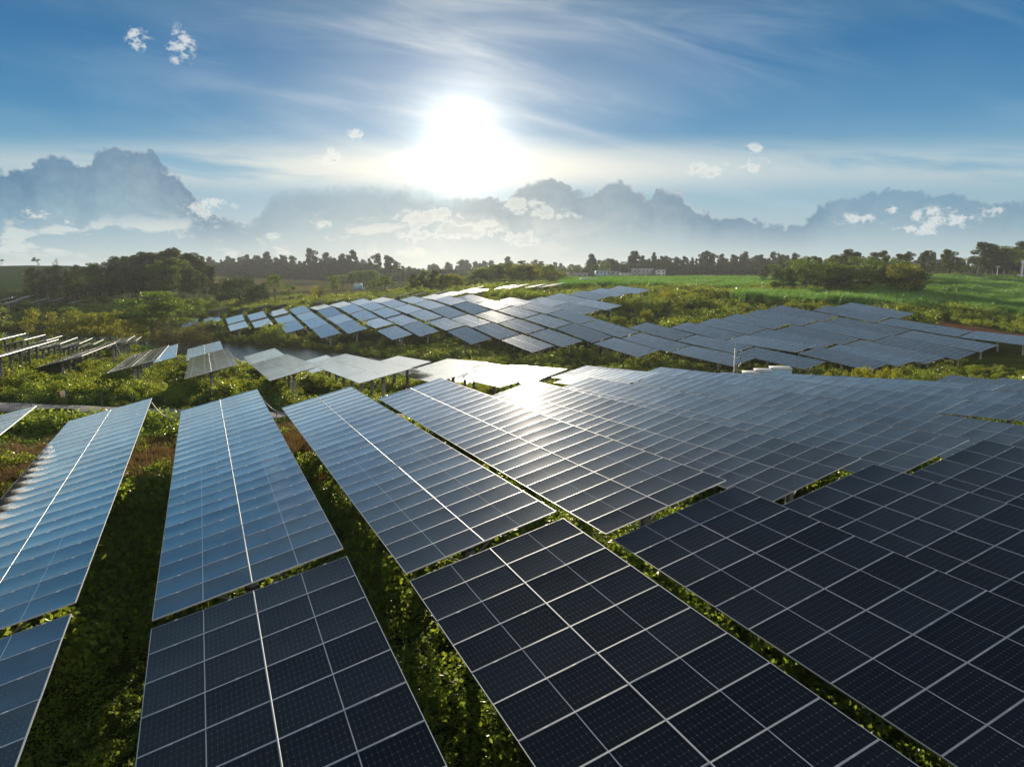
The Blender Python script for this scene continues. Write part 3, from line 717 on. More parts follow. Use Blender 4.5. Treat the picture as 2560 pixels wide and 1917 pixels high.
def weed_mesh(name, mat, n, rad, h, leaf, seed, stems=7):
    rng = np.random.default_rng(seed)
    Cs = []
    for s in range(stems):
        a = rng.random()*2*PI; r0 = rad*math.sqrt(rng.random())*.8; hh = h*(.55+.6*rng.random()); lean = rng.normal(size=2)*.25
        k = n//stems; t = rng.random(k)**.7
        p = np.stack([r0*math.cos(a)+lean[0]*t*hh, r0*math.sin(a)+lean[1]*t*hh, t*hh], 1)
        p[:, :2] += rng.normal(size=(k, 2))*leaf*1.3*(.6+.8*(1-t))[:, None]; p[:, 2] += rng.normal(size=k)*leaf*.4
        Cs.append(p)
    C = np.vstack(Cs); V, F = leaf_quads(C, leaf, rng, .5, .6)
    return mesh_np(name, V, F, [mat])
def blade_mesh(name, mat, n, rad, h, w, seed, droop=.35):
    rng = np.random.default_rng(seed)
    a = rng.random(n)*2*PI; r = rad*np.sqrt(rng.random(n)); x = r*np.cos(a); y = r*np.sin(a)
    hh = h*(.6+.5*rng.random(n)); b = rng.random(n)*2*PI; dx = np.cos(b); dy = np.sin(b)
    V = []; F = []
    for i in range(n):
        px, py = -dy[i]*w/2, dx[i]*w/2; k = len(V); l = droop*hh[i]
        V += [(x[i]-px, y[i]-py, 0), (x[i]+px, y[i]+py, 0), (x[i]+px*.8+dx[i]*l*.35, y[i]+py*.8+dy[i]*l*.35, hh[i]*.65), (x[i]-px*.8+dx[i]*l*.35, y[i]-py*.8+dy[i]*l*.35, hh[i]*.65),
              (x[i]+px*.15+dx[i]*l, y[i]+py*.15+dy[i]*l, hh[i]), (x[i]-px*.15+dx[i]*l, y[i]-py*.15+dy[i]*l, hh[i])]
        F += [(k, k+1, k+2, k+3), (k+3, k+2, k+4, k+5)]
    return mesh_np(name, V, F, [mat])
def shrub_mesh(name, mat, n, rad, h, leaf, seed, lobes=6):
    rng = np.random.default_rng(seed); Cs = []; Os = []
    for k in range(lobes):
        a = rng.random()*2*PI; r = rad*.6*math.sqrt(rng.random()); c = np.array([r*math.cos(a), r*math.sin(a), h*(.3+.45*rng.random())]); rr = np.array([rad*(.35+.25*rng.random())]*2+[h*(.25+.15*rng.random())])
        m = n//lobes; d = rng.normal(size=(m, 3)); d /= np.linalg.norm(d, axis=1)[:, None]
        Cs.append(c + d*rr*(.55+.5*rng.random(m)[:, None]**.5)); Os.append(d)
    C = np.vstack(Cs); O = np.vstack(Os); C[:, 2] = np.abs(C[:, 2])
    V, F = leaf_quads(C, leaf, rng, .2, .65, O)
    return mesh_np(name, V, F, [mat])

KINDS = bpy.data.collections.new('plant_kinds')       # templates only, not in the scene
def kind_coll(name, meshes):
    c = bpy.data.collections.new(name)
    for i, me in enumerate(meshes):
        o = bpy.data.objects.new('%s_%02d' % (name, i), me); c.objects.link(o)
    return c, len(meshes)

def scatter(name, coll, nk, X, Y, Z, S, label, cat, seed=0, sz=None, tilt=.12):
    """one 'stuff' object: points carrying scale / spin / kind, realised by a small geometry-node tree"""
    rng = np.random.default_rng(seed); n = len(X)
    me = bpy.data.meshes.new(name); me.vertices.add(n); me.vertices.foreach_set('co', np.stack([X, Y, Z], 1).astype(np.float32).ravel())
    def fa(nm, typ, dat, key):
        a = me.attributes.new(nm, typ, 'POINT'); a.data.foreach_set(key, np.asarray(dat).ravel())
    S = np.asarray(S, np.float32); sz = S if sz is None else np.asarray(sz, np.float32)
    fa('sc', 'FLOAT_VECTOR', np.stack([S, S, sz], 1).astype(np.float32), 'vector')
    fa('rt', 'FLOAT_VECTOR', np.stack([rng.normal(size=n)*tilt, rng.normal(size=n)*tilt, rng.random(n)*2*PI], 1).astype(np.float32), 'vector')
    fa('kd', 'INT', rng.integers(0, nk, n).astype(np.int32), 'value')
    o = obj(name, me)
    ng = bpy.data.node_groups.new(name+'_nodes', 'GeometryNodeTree')
    ng.interface.new_socket('Geometry', in_out='INPUT', socket_type='NodeSocketGeometry'); ng.interface.new_socket('Geometry', in_out='OUTPUT', socket_type='NodeSocketGeometry')
    gi = ng.nodes.new('NodeGroupInput'); go = ng.nodes.new('NodeGroupOutput'); ip = ng.nodes.new('GeometryNodeInstanceOnPoints')
    ci = ng.nodes.new('GeometryNodeCollectionInfo'); ci.inputs['Collection'].default_value = coll; ci.inputs['Separate Children'].default_value = True; ci.inputs['Reset Children'].default_value = True
    def na(nm, t):
        a = ng.nodes.new('GeometryNodeInputNamedAttribute'); a.data_type = t; a.inputs['Name'].default_value = nm; return a.outputs['Attribute']
    lk = ng.links.new
    lk(gi.outputs[0], ip.inputs['Points']); lk(ci.outputs[0], ip.inputs['Instance']); ip.inputs['Pick Instance'].default_value = True
    lk(na('kd', 'INT'), ip.inputs['Instance Index']); lk(na('sc', 'FLOAT_VECTOR'), ip.inputs['Scale'])
    er = ng.nodes.new('FunctionNodeEulerToRotation'); lk(na('rt', 'FLOAT_VECTOR'), er.inputs[0]); lk(er.outputs[0], ip.inputs['Rotation'])
    lk(ip.outputs[0], go.inputs[0])
    md = o.modifiers.new('scatter', 'NODES'); md.node_group = ng
    tag(o, label, cat, kind='stuff'); return o

def jgrid(x0, x1, y0, y1, step, seed):
    rng = np.random.default_rng(seed)
    X, Y = np.meshgrid(np.arange(x0, x1, step), np.arange(y0, y1, step)); X = X.ravel(); Y = Y.ravel()
    return X+rng.uniform(-.55, .55, len(X))*step, Y+rng.uniform(-.55, .55, len(Y))*step, rng

def below(x, y, z, s, hm):
    """scale limit so that a plant of height hm*s stays under the modules"""
    return np.clip(np.minimum(s, (headroom(x, y, z)-.55)/hm), .12, None)
def in_view(x, y, m=.06):
    return (y > 1) & (np.abs(x) < (1280/FPX+m)*y + 4)

def plants():
    # --- near weeds between the rows
    weeds, nw = kind_coll('weed_kinds', [weed_mesh('weed', LEAF_WEED, 210, .58, .75, .135, 40+i) for i in range(4)] + [weed_mesh('vine', LEAF_VINE, 230, .62, .65, .12, 60+i) for i in range(4)])
    X, Y, rng = jgrid(-60, 70, 1, 62, .47, 1); t, s = ts(X, Y)
    k = in_view(X, Y) & (road_dist(X, Y) > 2.1) & (s < 62); dr = dryness(X, Y)
    k &= rng.random(len(X)) > dr*1.05
    k &= rng.random(len(X)) < .65+.7*vnoise(X, Y, 2.6, 12)
    X, Y = X[k], Y[k]; h = (.6+1.2*vnoise(X, Y, 3.0, 13)**1.5)*(1-.65*dryness(X, Y))*np.where((road_dist(X, Y) < 5), .45, 1)
    Zg = ground(X, Y)-.1
    scatter('ground_weeds', weeds, nw, X, Y, Zg, below(X, Y, Zg, h*(.75+.5*rng.random(len(X))), 1.0), 'leafy green weeds and vines filling the aisles between near tables', 'weeds', 3)
    # --- dry brown grass by the track
    dry, nd = kind_coll('dry_kinds', [blade_mesh('dry_tuft', LEAF_DRY, 60, .35, .5, .02, 80+i) for i in range(3)])
    X, Y, rng = jgrid(-50, 25, 20, 62, .42, 5); k = in_view(X, Y) & (road_dist(X, Y) > 1.9) & (rng.random(len(X)) < dryness(X, Y)*1.3)
    X, Y = X[k], Y[k]
    scatter('dry_grass', dry, nd, X, Y, ground(X, Y)-.05, .7+.6*rng.random(len(X)), 'reddish brown dry grass beside the gravel track', 'dry grass', 6)
    # --- rank growth of the middle ground
    shr, nsb = kind_coll('shrub_kinds', [shrub_mesh('shrub', LEAF_SHRUB, 420, .9, 1.1, .15, 100+i) for i in range(3)] + [weed_mesh('tall_weed', LEAF_WEED, 300, .8, 1.3, .16, 120+i, 9) for i in range(3)] + [shrub_mesh('dark_shrub', LEAF_MID, 420, .9, 1.0, .15, 110+i) for i in range(2)])
    X, Y, rng = jgrid(-110, 75, 50, 158, 1.0, 8); t, s = ts(X, Y)
    k = in_view(X, Y) & (road_dist(X, Y) > 2.6) & (pond_dist(X, Y) > 4.5) & (s > 49) & (soil(X, Y) < .3)
    k &= rng.random(len(X)) < .35+.75*vnoise(X, Y, 5, 14)
    X, Y = X[k], Y[k]; h = .35+1.0*vnoise(X, Y, 6, 15)**1.7
    h = h*np.where(road_dist(X, Y) < 5, .55, 1)
    Zg = ground(X, Y)-.1
    scatter('undergrowth', shr, nsb, X, Y, Zg, below(X, Y, Zg, h*(.75+.65*rng.random(len(X))), 1.5), 'rank yellow-green undergrowth below the middle tables and along the valley', 'undergrowth', 9)
    # --- far slopes
    X, Y, rng = jgrid(-190, 260, 150, 330, 2.1, 10)
    k = in_view(X, Y, .1) & (pond_dist(X, Y) > 3) & (cane_mask(X, Y) < .5) & (soil(X, Y) < .35) & (rng.random(len(X)) < .30+.9*vnoise(X, Y, 11, 16))
    X, Y = X[k], Y[k]; h = .5+1.3*vnoise(X, Y, 12, 17)**2
    Zg = ground(X, Y)-.15
    scatter('slope_scrub', shr, nsb, X, Y, Zg, below(X, Y, Zg, h*(.9+1.0*rng.random(len(X))), 1.6), 'sunlit scrub covering the slopes between and behind the hillside tables', 'scrub', 11)
    # --- sugar cane
    cane, nc = kind_coll('cane_kinds', [blade_mesh('cane', LEAF_CANE, 46, .7, 2.5, .09, 140+i, .5) for i in range(3)])
    X, Y, rng = jgrid(10, 330, 185, 430, 1.25, 12); k = in_view(X, Y, .1) & (rng.random(len(X)) < cane_mask(X, Y)) & (soil(X, Y) < .3) & (vnoise(X, Y, 5, 33) > .16)
    X, Y = X[k], Y[k]
    scatter('cane_field', cane, nc, X, Y, ground(X, Y)-.1, (.75+.5*rng.random(len(X)))*np.where(np.sin((X*.8+Y*.6)/1.9) > -.2, 1, .45), 'tall green cane crop on the slope at the right', 'crop', 13, .45+.75*vnoise(X, Y, 8, 18)+.35*rng.random(len(X)), .12)
plants()
def reeds():
    c, n = kind_coll('reed_kinds', [blade_mesh('reed', LEAF_CANE, 60, .6, 1.1, .05, 160+i, .4) for i in range(2)])
    X, Y, rng = jgrid(-122, -74, 150, 182, .8, 44); k = (pond_dist(X, Y) > -4) & (np.hypot((X+98)/24, (Y-166)/13) < .8+.4*vnoise(X, Y, 6, 45)); X, Y = X[k], Y[k]
    scatter('reed_bed', c, n, X, Y, np.maximum(ground(X, Y), WATER_Z)-.1, .8+.5*rng.random(len(X)), 'bright green reed bed at the near edge of the pond, left', 'reeds', 46)
reeds()

# ------------------------------------------------------------------ trees
def tree_mesh(kind, seed):
    """unit-ish trees in metres; returns trunk mesh, crown mesh, nominal height"""
    rng = np.random.default_rng(seed); mb = MB(); Cs = []; Os = []; bark = M_BARK; leaf = LEAF_MID; ls = .4
    def blob(c, r, n):
        d = rng.normal(size=(n, 3)); d /= np.linalg.norm(d, axis=1)[:, None]
        Cs.append(np.array(c) + d*np.array(r)*(.45+.6*rng.random(n)[:, None]**.6)); Os.append(d)
    def limb(a, b, r0, r1, segs=4, wob=.15):
        a = np.array(a, float); b = np.array(b, float); Ln = np.linalg.norm(b-a); pr = a; rr = r0
        for k in range(1, segs+1):
            t = k/segs; q = a+(b-a)*t + (rng.normal(size=3)*wob*Ln*.12 if k < segs else 0); r = r0+(r1-r0)*t
            mb.tube(pr, q, rr, r, 7, 0, False); pr, rr = q, r
        return pr
    if kind == 'eucalyptus':
        H = 20.0; bark = M_BARKP; leaf = LEAF_EUC; ls = .72
        limb((0,0,-1), (rng.normal()*.6, rng.normal()*.6, H*.93), .26, .05, 6)
        m = int(rng.integers(13, 18))
        for k in range(m):
            z = H*(.34+.62*(k+rng.random()*.8)/m); a = rng.random()*2*PI; rad = (2.5*(1-(z/H-.55)**2*2.2)+.3)*(.4+.8*rng.random())
            e_ = (math.cos(a)*rad, math.sin(a)*rad, z+rng.random()*.8)
            limb((0, 0, z-1.6), e_, .07, .02, 3)
            blob(e_, (1.45+.8*rng.random(), 1.45+.8*rng.random(), 1.1+.6*rng.random()), 230)
        blob((0, 0, H*.95), (1.3, 1.3, 1.5), 240)
    elif kind == 'slim':
        H = 17.0; bark = M_BARKP; leaf = LEAF_EUC; ls = .66
        limb((0,0,-1), (rng.normal()*.3, rng.normal()*.3, H*.95), .2, .04, 5)
        for k in range(11):
            z = H*(.42+.55*k/11); a = rng.random()*2*PI; rad = 1.3*(1.2-k/13)*(.5+.7*rng.random())
            blob((math.cos(a)*rad, math.sin(a)*rad, z), (1.0, 1.0, 1.0), 120)
    elif kind == 'umbrella':     # bare stem with a few high tufts
        H = 22.0; bark = M_BARK; leaf = LEAF_EUC; ls = .55
        top = limb((0,0,-1), (rng.normal()*.8, rng.normal()*.8, H*.78), .28, .12, 6)
        for k in range(6):
            a = rng.random()*2*PI; rad = 1.2+2.2*rng.random(); e_ = (top[0]+math.cos(a)*rad, top[1]+math.sin(a)*rad, H*(.80+.18*rng.random()))
            limb(top, e_, .1, .03, 3); blob(e_, (1.5, 1.5, .9), 190)
        for k in range(3):
            a = rng.random()*2*PI; z = H*(.45+.12*k); e_ = (math.cos(a)*1.6, math.sin(a)*1.6, z+1); limb((0, 0, z), e_, .06, .02, 2); blob(e_, (.9, .9, .6), 90)
    elif kind == 'dome':
        H = 13.0; leaf = LEAF_DARK; ls = .5
        limb((0,0,-1), (0,0,H*.5), .55, .3, 4)
        for k in range(46):
            a = rng.random()*2*PI; u = rng.random(); zz = .18+.78*u; rad = 7.0*math.sqrt(max(.05, 1-(zz-.35)**2/.52))*(.72+.28*rng.random())
            e_ = (math.cos(a)*rad*.9, math.sin(a)*rad*.9, H*zz)
            if k < 10: limb((0, 0, H*.35), e_, .14, .03, 3)
            blob(e_, (1.7+.5*rng.random(), 1.7+.5*rng.random(), 1.2+.5*rng.random()), 140)
        blob((0, 0, H*.55), (5, 5, 4), 900)
    elif kind == 'open':         # rounded crown on a visible stem
        H = 13.0; leaf = LEAF_MID; ls = .42
        top = limb((0,0,-1), (.3, .1, H*.42), .26, .18, 4)
        for k in range(24):
            a = rng.random()*2*PI; zz = .45+.55*rng.random(); rad = 3.6*math.sqrt(max(.06, 1-((zz-.68)/.36)**2))*(.6+.45*rng.random())
            e_ = (math.cos(a)*rad, math.sin(a)*rad, H*zz)
            if k < 13: limb(top, e_, .1, .02, 3)
            blob(e_, (1.15+.5*rng.random(), 1.15+.5*rng.random(), .7+.35*rng.random()), 130)
    elif kind == 'layered':      # broad, flat shelves
        H = 11.0; leaf = LEAF_MID; ls = .45
        top = limb((0,0,-1), (.2, .3, H*.5), .4, .25, 4)
        for k in range(30):
            a = rng.random()*2*PI; lay = int(rng.integers(0, 4)); rad = (6.5-1.1*lay)*(.35+.65*rng.random()); e_ = (math.cos(a)*rad, math.sin(a)*rad, H*(.50+.14*lay+.05*rng.random()))
            if k < 14: limb(top, e_, .12, .03, 3)
            blob(e_, (1.7+.7*rng.random(), 1.7+.7*rng.random(), .55+.3*rng.random()), 150)
    elif kind == 'bush':         # rounded yellow-green sallow
        H = 6.0; leaf = LEAF_BUSH; ls = .3
        for k in range(5):
            a = rng.random()*2*PI; limb((0,0,-.5), (math.cos(a)*1.3, math.sin(a)*1.3, H*.55), .12, .03, 3)
        for k in range(22):
            a = rng.random()*2*PI; zz = .18+.78*rng.random(); rad = 2.6*math.sqrt(max(.05, 1-((zz-.45)/.58)**2))*(.6+.4*rng.random())
            blob((math.cos(a)*rad, math.sin(a)*rad, H*zz), (.8+.35*rng.random(), .8+.35*rng.random(), .65), 120)
    elif kind == 'feather':      # thin brownish twiggy bush
        H = 6.0; leaf = LEAF_BROWN; ls = .2
        for k in range(16):
            a = rng.random()*2*PI; rad = 2.8*(.3+.7*rng.random()); e_ = (math.cos(a)*rad, math.sin(a)*rad, H*(.35+.65*rng.random())); limb((0,0,-.4), e_, .06, .012, 4, .3)
            blob(e_, (1.1, 1.1, .7), 100); blob((e_[0]*.6, e_[1]*.6, e_[2]*.6), (.9, .9, .7), 50)
    C = np.vstack(Cs); O = np.vstack(Os); V, F = leaf_quads(C, ls, rng, .1, .6, O)
    return mb.mesh(kind+'_trunk', [bark], True), mesh_np(kind+'_crown', V, F, [leaf]), H
TK = {}
for kind, n in (('eucalyptus', 5), ('slim', 3), ('umbrella', 3), ('dome', 2), ('open', 3), ('layered', 3), ('bush', 3), ('feather', 2)):
    TK[kind] = [tree_mesh(kind, 300+17*i+len(kind)*101) for i in range(n)]

def tree(kind, px, y, top, label, group=None, wide=1.0, name='tree', cat='tree', sink=0.0, var=None):
    """tree standing on the ground at the photo column px, at distance y, its top reaching the photo row top"""
    v = TK[kind]; tm, cm, H = v[random.randrange(len(v)) if var is None else var]
    b = at(px, 700, y); z = gz(b.x, b.y) - sink; t = at(px, top, y); h = max(1.5, t.z-z); s = h/(H*1.03)
    r = empty(name, (b.x, b.y, z), random.uniform(0, 2*PI)); r.scale = (s*wide, s*wide, s)
    tag(r, label, cat, group)
    obj('trunk', tm, r); obj('crown', cm, r); return r

def forest(px0, px1, n, y0, y1, skyline, kinds, place, group, jit=14, wide=(.9, 1.3), lift=8):
    """n single trees across px0..px1; skyline = [(px, row)] tops"""
    xs = np.array([a for a, _ in skyline]); ys = np.array([b for _, b in skyline])
    for k in range(n):
        px = px0 + (px1-px0)*(k+.5)/n + random.uniform(-.4, .4)*(px1-px0)/n
        y = random.uniform(y0, y1); top = float(np.interp(px, xs, ys)) + random.uniform(-2, jit) - lift
        kd = random.choice(kinds)
        desc = {'eucalyptus': 'tall eucalyptus', 'slim': 'slender tree', 'umbrella': 'bare-stemmed high-crowned tree', 'open': 'round-crowned tree', 'layered': 'broad tree', 'bush': 'bushy tree', 'dome': 'dark domed tree'}[kd]
        tree(kd, px, y, top, '%s %s, %s from the left' % (desc, place, ORD[k]), group, random.uniform(*wide), {'eucalyptus': 'eucalyptus_tree', 'slim': 'slender_tree', 'umbrella': 'umbrella_tree', 'open': 'round_tree', 'layered': 'broad_tree', 'bush': 'bushy_tree', 'dome': 'domed_tree'}[kd])

# left wood: two depths of individual trees
SKY_L = [(40, 700), (70, 680), (120, 674), (200, 676), (250, 666), (290, 655), (330, 645), (380, 638), (430, 634), (460, 640), (490, 650), (520, 668), (560, 682)]
forest(70, 540, 38, 335, 375, SKY_L, ['eucalyptus', 'eucalyptus', 'slim', 'umbrella'], 'at the back of the left wood', 'trees of the left wood', 10, (1.1, 1.5), 12)
forest(60, 560, 38, 300, 330, [(a, b+20) for a, b in SKY_L], ['eucalyptus', 'eucalyptus', 'eucalyptus', 'slim', 'umbrella', 'open'], 'in the front of the left wood', 'trees of the left wood', 30, (1.2, 1.8))
forest(0, 260, 12, 300, 420, [(0, 735), (60, 715), (120, 700), (260, 690)], ['bush', 'open', 'layered'], 'on the slope at the far left edge', 'trees on the far left slope', 16, (1.1, 1.7), 0)
tree('umbrella', 98, 520, 641, 'rounded dark tree standing up on the skyline above the left wood', None, 1.3)
tree('umbrella', 8, 600, 647, 'tiny lone tree on the bare left hilltop at the photo edge', None, 1.2)
tree('feather', 143, 560, 645, 'bare twiggy tree on the left hilltop skyline', None, .5)
# trees standing alone near the left wood and behind the crest
tree('dome', 596, 285, 690, 'big dark domed tree at the right end of the left wood', None, 1.4, 'domed_tree', 'tree', 0, 0)
tree('dome', 646, 300, 705, 'smaller dark tree merging with the big domed tree on its right', None, .95, 'domed_tree', 'tree', 0, 1)
tree('open', 686, 300, 688, 'upright round-crowned tree with pale stem in front of the yellow field', None, 1.0, 'round_tree', 'tree', 0, 0)
tree('open', 722, 295, 710, 'low leafy tree right of the pale-stemmed tree', None, 1.2, 'round_tree', 'tree', 0, 1)
tree('layered', 745, 290, 742, 'small dark bush in front of the brown field strip', None, .8, 'bushy_tree')
tree('bush', 792, 300, 712, 'rounded mid-green tree left of the tall slender-stemmed tree', None, 1.0, 'round_tree', 'tree', 0, 0)
tree('open', 831, 320, 688, 'airy tall tree on a thin stem before the yellow field', None, .95, 'round_tree', 'tree', 0, 2)
tree('bush', 775, 285, 745, 'low bush at the foot of the airy tall tree', None, 1.5, 'bushy_tree')
tree('layered', 962, 330, 690, 'broad layered tree right of the pale blue hut', None, 1.1, 'broad_tree', 'tree', 0, 0)
tree('open', 930, 330, 700, 'leafy tree behind the left side of the broad layered tree', None, 1.3, 'round_tree')
tree('umbrella', 985, 420, 660, 'tall dark tree with tufted crown above the hut trees, left of a pair', 'pair of tall tufted trees', .9, 'umbrella_tree', 'tree', 0, 0)
tree('umbrella', 1008, 415, 661, 'tall dark tree with tufted crown above the hut trees, right of a pair', 'pair of tall tufted trees', 1.1, 'umbrella_tree', 'tree', 0, 1)
forest(1025, 1150, 10, 330, 350, [(1025, 693), (1080, 682), (1150, 694)], ['open', 'eucalyptus', 'bush', 'slim'], 'in the dark copse left of the upper glint', 'trees of the copse left of the upper glint', 8, (1.2, 1.6))
forest(850, 930, 6, 480, 560, [(850, 690), (930, 680)], ['open', 'slim', 'layered'], 'behind the pale blue hut', 'trees behind the hut', 8, (1.3, 1.9))
forest(1190, 1400, 22, 380, 470, [(1190, 676), (1230, 668), (1300, 662), (1340, 664), (1400, 672)], ['open', 'layered', 'eucalyptus', 'bush'], 'in the dark wood behind the upper glint', 'trees of the wood behind the upper glint', 16, (1.3, 2.0))
for px, top in ((1232, 657), (1268, 655), (1308, 646), (1350, 650)):
    tree('umbrella', px, 400, top, 'tufted tree rising over the wood behind the glint, %s' % {1232: 'leftmost', 1268: 'second from the left', 1308: 'tallest', 1350: 'rightmost'}[px], 'tufted trees over the glint wood', 1.1, 'umbrella_tree')
# bushes by the left pond
for k, (px, y, top, kd, wd) in enumerate(((25, 195, 800, 'bush', 1.5), (92, 190, 768, 'bush', 1.0), (128, 188, 775, 'feather', .8), (165, 205, 768, 'layered', .8), (192, 185, 772, 'bush', 1.05), (232, 190, 778, 'bush', 1.0), (262, 192, 777, 'bush', .9), (290, 190, 770, 'bush', .85), (140, 180, 800, 'bush', 1.3))):
    tree(kd, px, y, top, ['low brown-green bush at the left photo edge above the water', 'yellow-topped bush left of the brown twiggy bush', 'brown twiggy bush among the yellow-green bushes', 'flat-topped green bush behind the twiggy bush', 'biggest rounded yellow-green bush of the pond bank row', 'rounded bush right of the biggest pond bank bush', 'leafy bush beside the small white thing on the bank', 'upright bush at the right end of the pond bank row', 'low dark bush in front of the pond bank row'][k], 'bushes on the left pond bank', wd, 'bushy_tree', 'bush')
tree('layered', 375, 190, 726, 'broad bright-green layered tree before the left wood', None, 1.35, 'broad_tree', 'tree', 0, 1)
tree('layered', 405, 185, 752, 'lower right half of the broad layered clump, yellow-green', None, 1.1, 'broad_tree', 'tree', 0, 2)
tree('bush', 345, 180, 790, 'low bush at the foot of the broad layered tree', None, 1.4, 'bushy_tree', 'bush')
tree('open', 480, 215, 745, 'dark leafy tree at the end of the left wood above the tables', None, 1.1, 'round_tree')
for k, (px, y, top, wd) in enumerate(((430, 166, 784, 1.1), (470, 172, 796, 1.1), (500, 172, 818, 1.1), (400, 166, 816, 1.0))):
    tree('feather', px, y, top, ['tall brown feathery bush in front of the first hillside table', 'brown feathery bush overlapping the corner of the first hillside table', 'wide low brown bush right of the feathery bushes', 'brown bush at the left foot of the feathery bush'][k], 'brown feathery bushes by the pond', wd, 'feathery_bush', 'bush')
# right: clump on the cane slope, and the tall line on the skyline
forest(1955, 2300, 26, 258, 290, [(1960, 690), (2000, 672), (2060, 668), (2140, 664), (2200, 668), (2260, 658), (2300, 672)], ['open', 'layered', 'bush', 'layered', 'dome'], 'in the clump on the cane slope', 'trees of the clump on the cane slope', 30, (.9, 1.4), 22)
forest(1900, 2220, 14, 340, 390, [(1900, 668), (1960, 655), (2000, 650), (2060, 648), (2140, 645), (2220, 650)], ['eucalyptus', 'slim', 'open'], 'behind the clump on the cane slope', 'trees behind the clump on the cane slope', 12, (1.1, 1.6))
for k, (px, top) in enumerate(((1980, 642), (2034, 640), (2088, 637), (2111, 623), (2130, 630), (2144, 631), (2183, 630), (2207, 626), (2240, 634), (2258, 634))):
    tree('eucalyptus', px, 400, top, 'tall tree on the right skyline, %s from the left of its line' % ORD[k], 'tall trees on the right skyline', 1.25, 'eucalyptus_tree')
forest(2260, 2470, 12, 430, 470, [(2260, 655), (2320, 660), (2400, 648), (2470, 655)], ['eucalyptus', 'open', 'slim'], 'along the top of the cane field', 'trees along the top of the cane field', 12, (1.1, 1.6))
for k, (px, top) in enumerate(((2310, 626), (2366, 624), (2385, 642), (2442, 604), (2464, 608), (2480, 615), (2506, 622))):
    tree('eucalyptus', px, 425, top, ['lone tall skyline tree left of the twin gap', 'lone tall skyline tree with rounded top right of the gap', 'lower tree beside the rounded-top skyline tree', 'tallest eucalyptus at the upper right of the skyline', 'second tallest eucalyptus right of the tallest one', 'third tall eucalyptus of the right-hand wood', 'fourth tall eucalyptus above the utility pole'][k], 'tall trees of the right-hand wood', 1.35, 'eucalyptus_tree')
forest(2470, 2600, 12, 430, 470, [(2470, 625), (2520, 624), (2540, 614), (2600, 612)], ['eucalyptus', 'open', 'dome'], 'in the dark wood at the right photo edge', 'trees of the right-hand wood', 22, (1.2, 1.7))
tree('bush', 2530, 415, 674, 'small yellow-green bush beside the white car', None, 1.0, 'bushy_tree', 'bush')
forest(1360, 1600, 12, 560, 600, [(1360, 672), (1420, 668), (1500, 664), (1600, 662)], ['open', 'umbrella', 'slim'], 'among the village roofs', 'trees around the village', 6, (1.0, 1.5))
# bushes on the slope between the two parts of the hillside array
for k, (px, y, top, wd) in enumerate(((1672, 195, 716, .8), (1735, 200, 730, 1.5), (1770, 205, 726, 1.6), (1640, 190, 758, 1.5), (1850, 200, 745, 1.1), (1890, 205, 738, 1.0), (1580, 185, 752, 1.3), (1700, 178, 765, 1.4), (1620, 170, 772, 1.3), (1960, 190, 752, 1.2), (2060, 186, 748, 1.1), (2080, 190, 745, 1.0))):
    tree('bush', px, y, top, ['upright yellow bush on the slope right of the crest table', 'wide yellow-green bush mid-slope', 'bright bush joined to the wide mid-slope bush', 'low bush below the upright yellow bush', 'rounded bush left of the upper blue tables', 'small bush before the cane edge', 'low bush beside the near right crest table', 'low bush mid-slope in the hollow', 'bush close behind the blue tables in the hollow', 'sunlit bush behind the blue hillside tables', 'yellow-tipped bush behind the highest blue table, left', 'yellow-tipped bush behind the highest blue table, right'][k], 'bushes on the slope right of the array', wd, 'bushy_tree', 'bush')
# yellow-flowering tall weeds before the right hillside tables
for k, (px, y, top) in enumerate(((2092, 74, 925), (2140, 75, 917), (2178, 76, 912), (2225, 75, 915), (2262, 76, 918))):
    tree('bush', px, y, top, 'tall yellow-tipped weed before the right hillside tables, %s from the left' % ORD[k], 'tall yellow-tipped weeds', .42, 'tall_weed', 'plant')

# far woods that read as one mass
def far_wood(name, label, px0, px1, rows, y0, y1, step, seed, kinds=('eucalyptus', 'slim', 'open', 'dome', 'layered'), hs=1.0):
    meshes = []
    for kd in kinds:
        for tm, cm, H in TK[kd][:2]:
            me = cm.copy(); me.materials.clear(); me.materials.append(LEAF_FAR); meshes.append(me)
    c, nk = kind_coll(name+'_kinds', meshes)
    xa = (px0-1280)/FPX; xb = (px1-1280)/FPX
    X, Y, rng = jgrid(min(xa*y1, xa*y0), max(xb*y1, xb*y0), y0, y1, step, seed)
    k = (X/Y > xa) & (X/Y < xb); X, Y = X[k], Y[k]
    sc = (.62+.62*vnoise(X, Y, 60, seed+2))*(.65+.6*rng.random(len(X)))*hs
    scatter(name, c, nk, X, Y, ground(X, Y)-.5, sc, label, 'wood', seed+5, None, .03)
far_wood('far_wood', 'long hazy far wood along the horizon left of centre', 430, 1000, None, 760, 880, 9, 70, hs=1.12)
far_wood('horizon_wood', 'pale bluish wood on the horizon below the sun', 880, 1420, None, 1050, 1250, 12, 80, hs=1.35)
far_wood('village_wood', 'dark wooded hill behind the village roofs', 1470, 1960, None, 640, 760, 9, 90, hs=.95)
far_wood('right_far_wood', 'far wood line behind the tall skyline trees at the right', 1900, 2700, None, 520, 640, 12, 100, hs=.75)
far_wood('left_far_wood', 'far wood line beyond the left hill', -300, 430, None, 900, 1000, 11, 110, hs=.8)

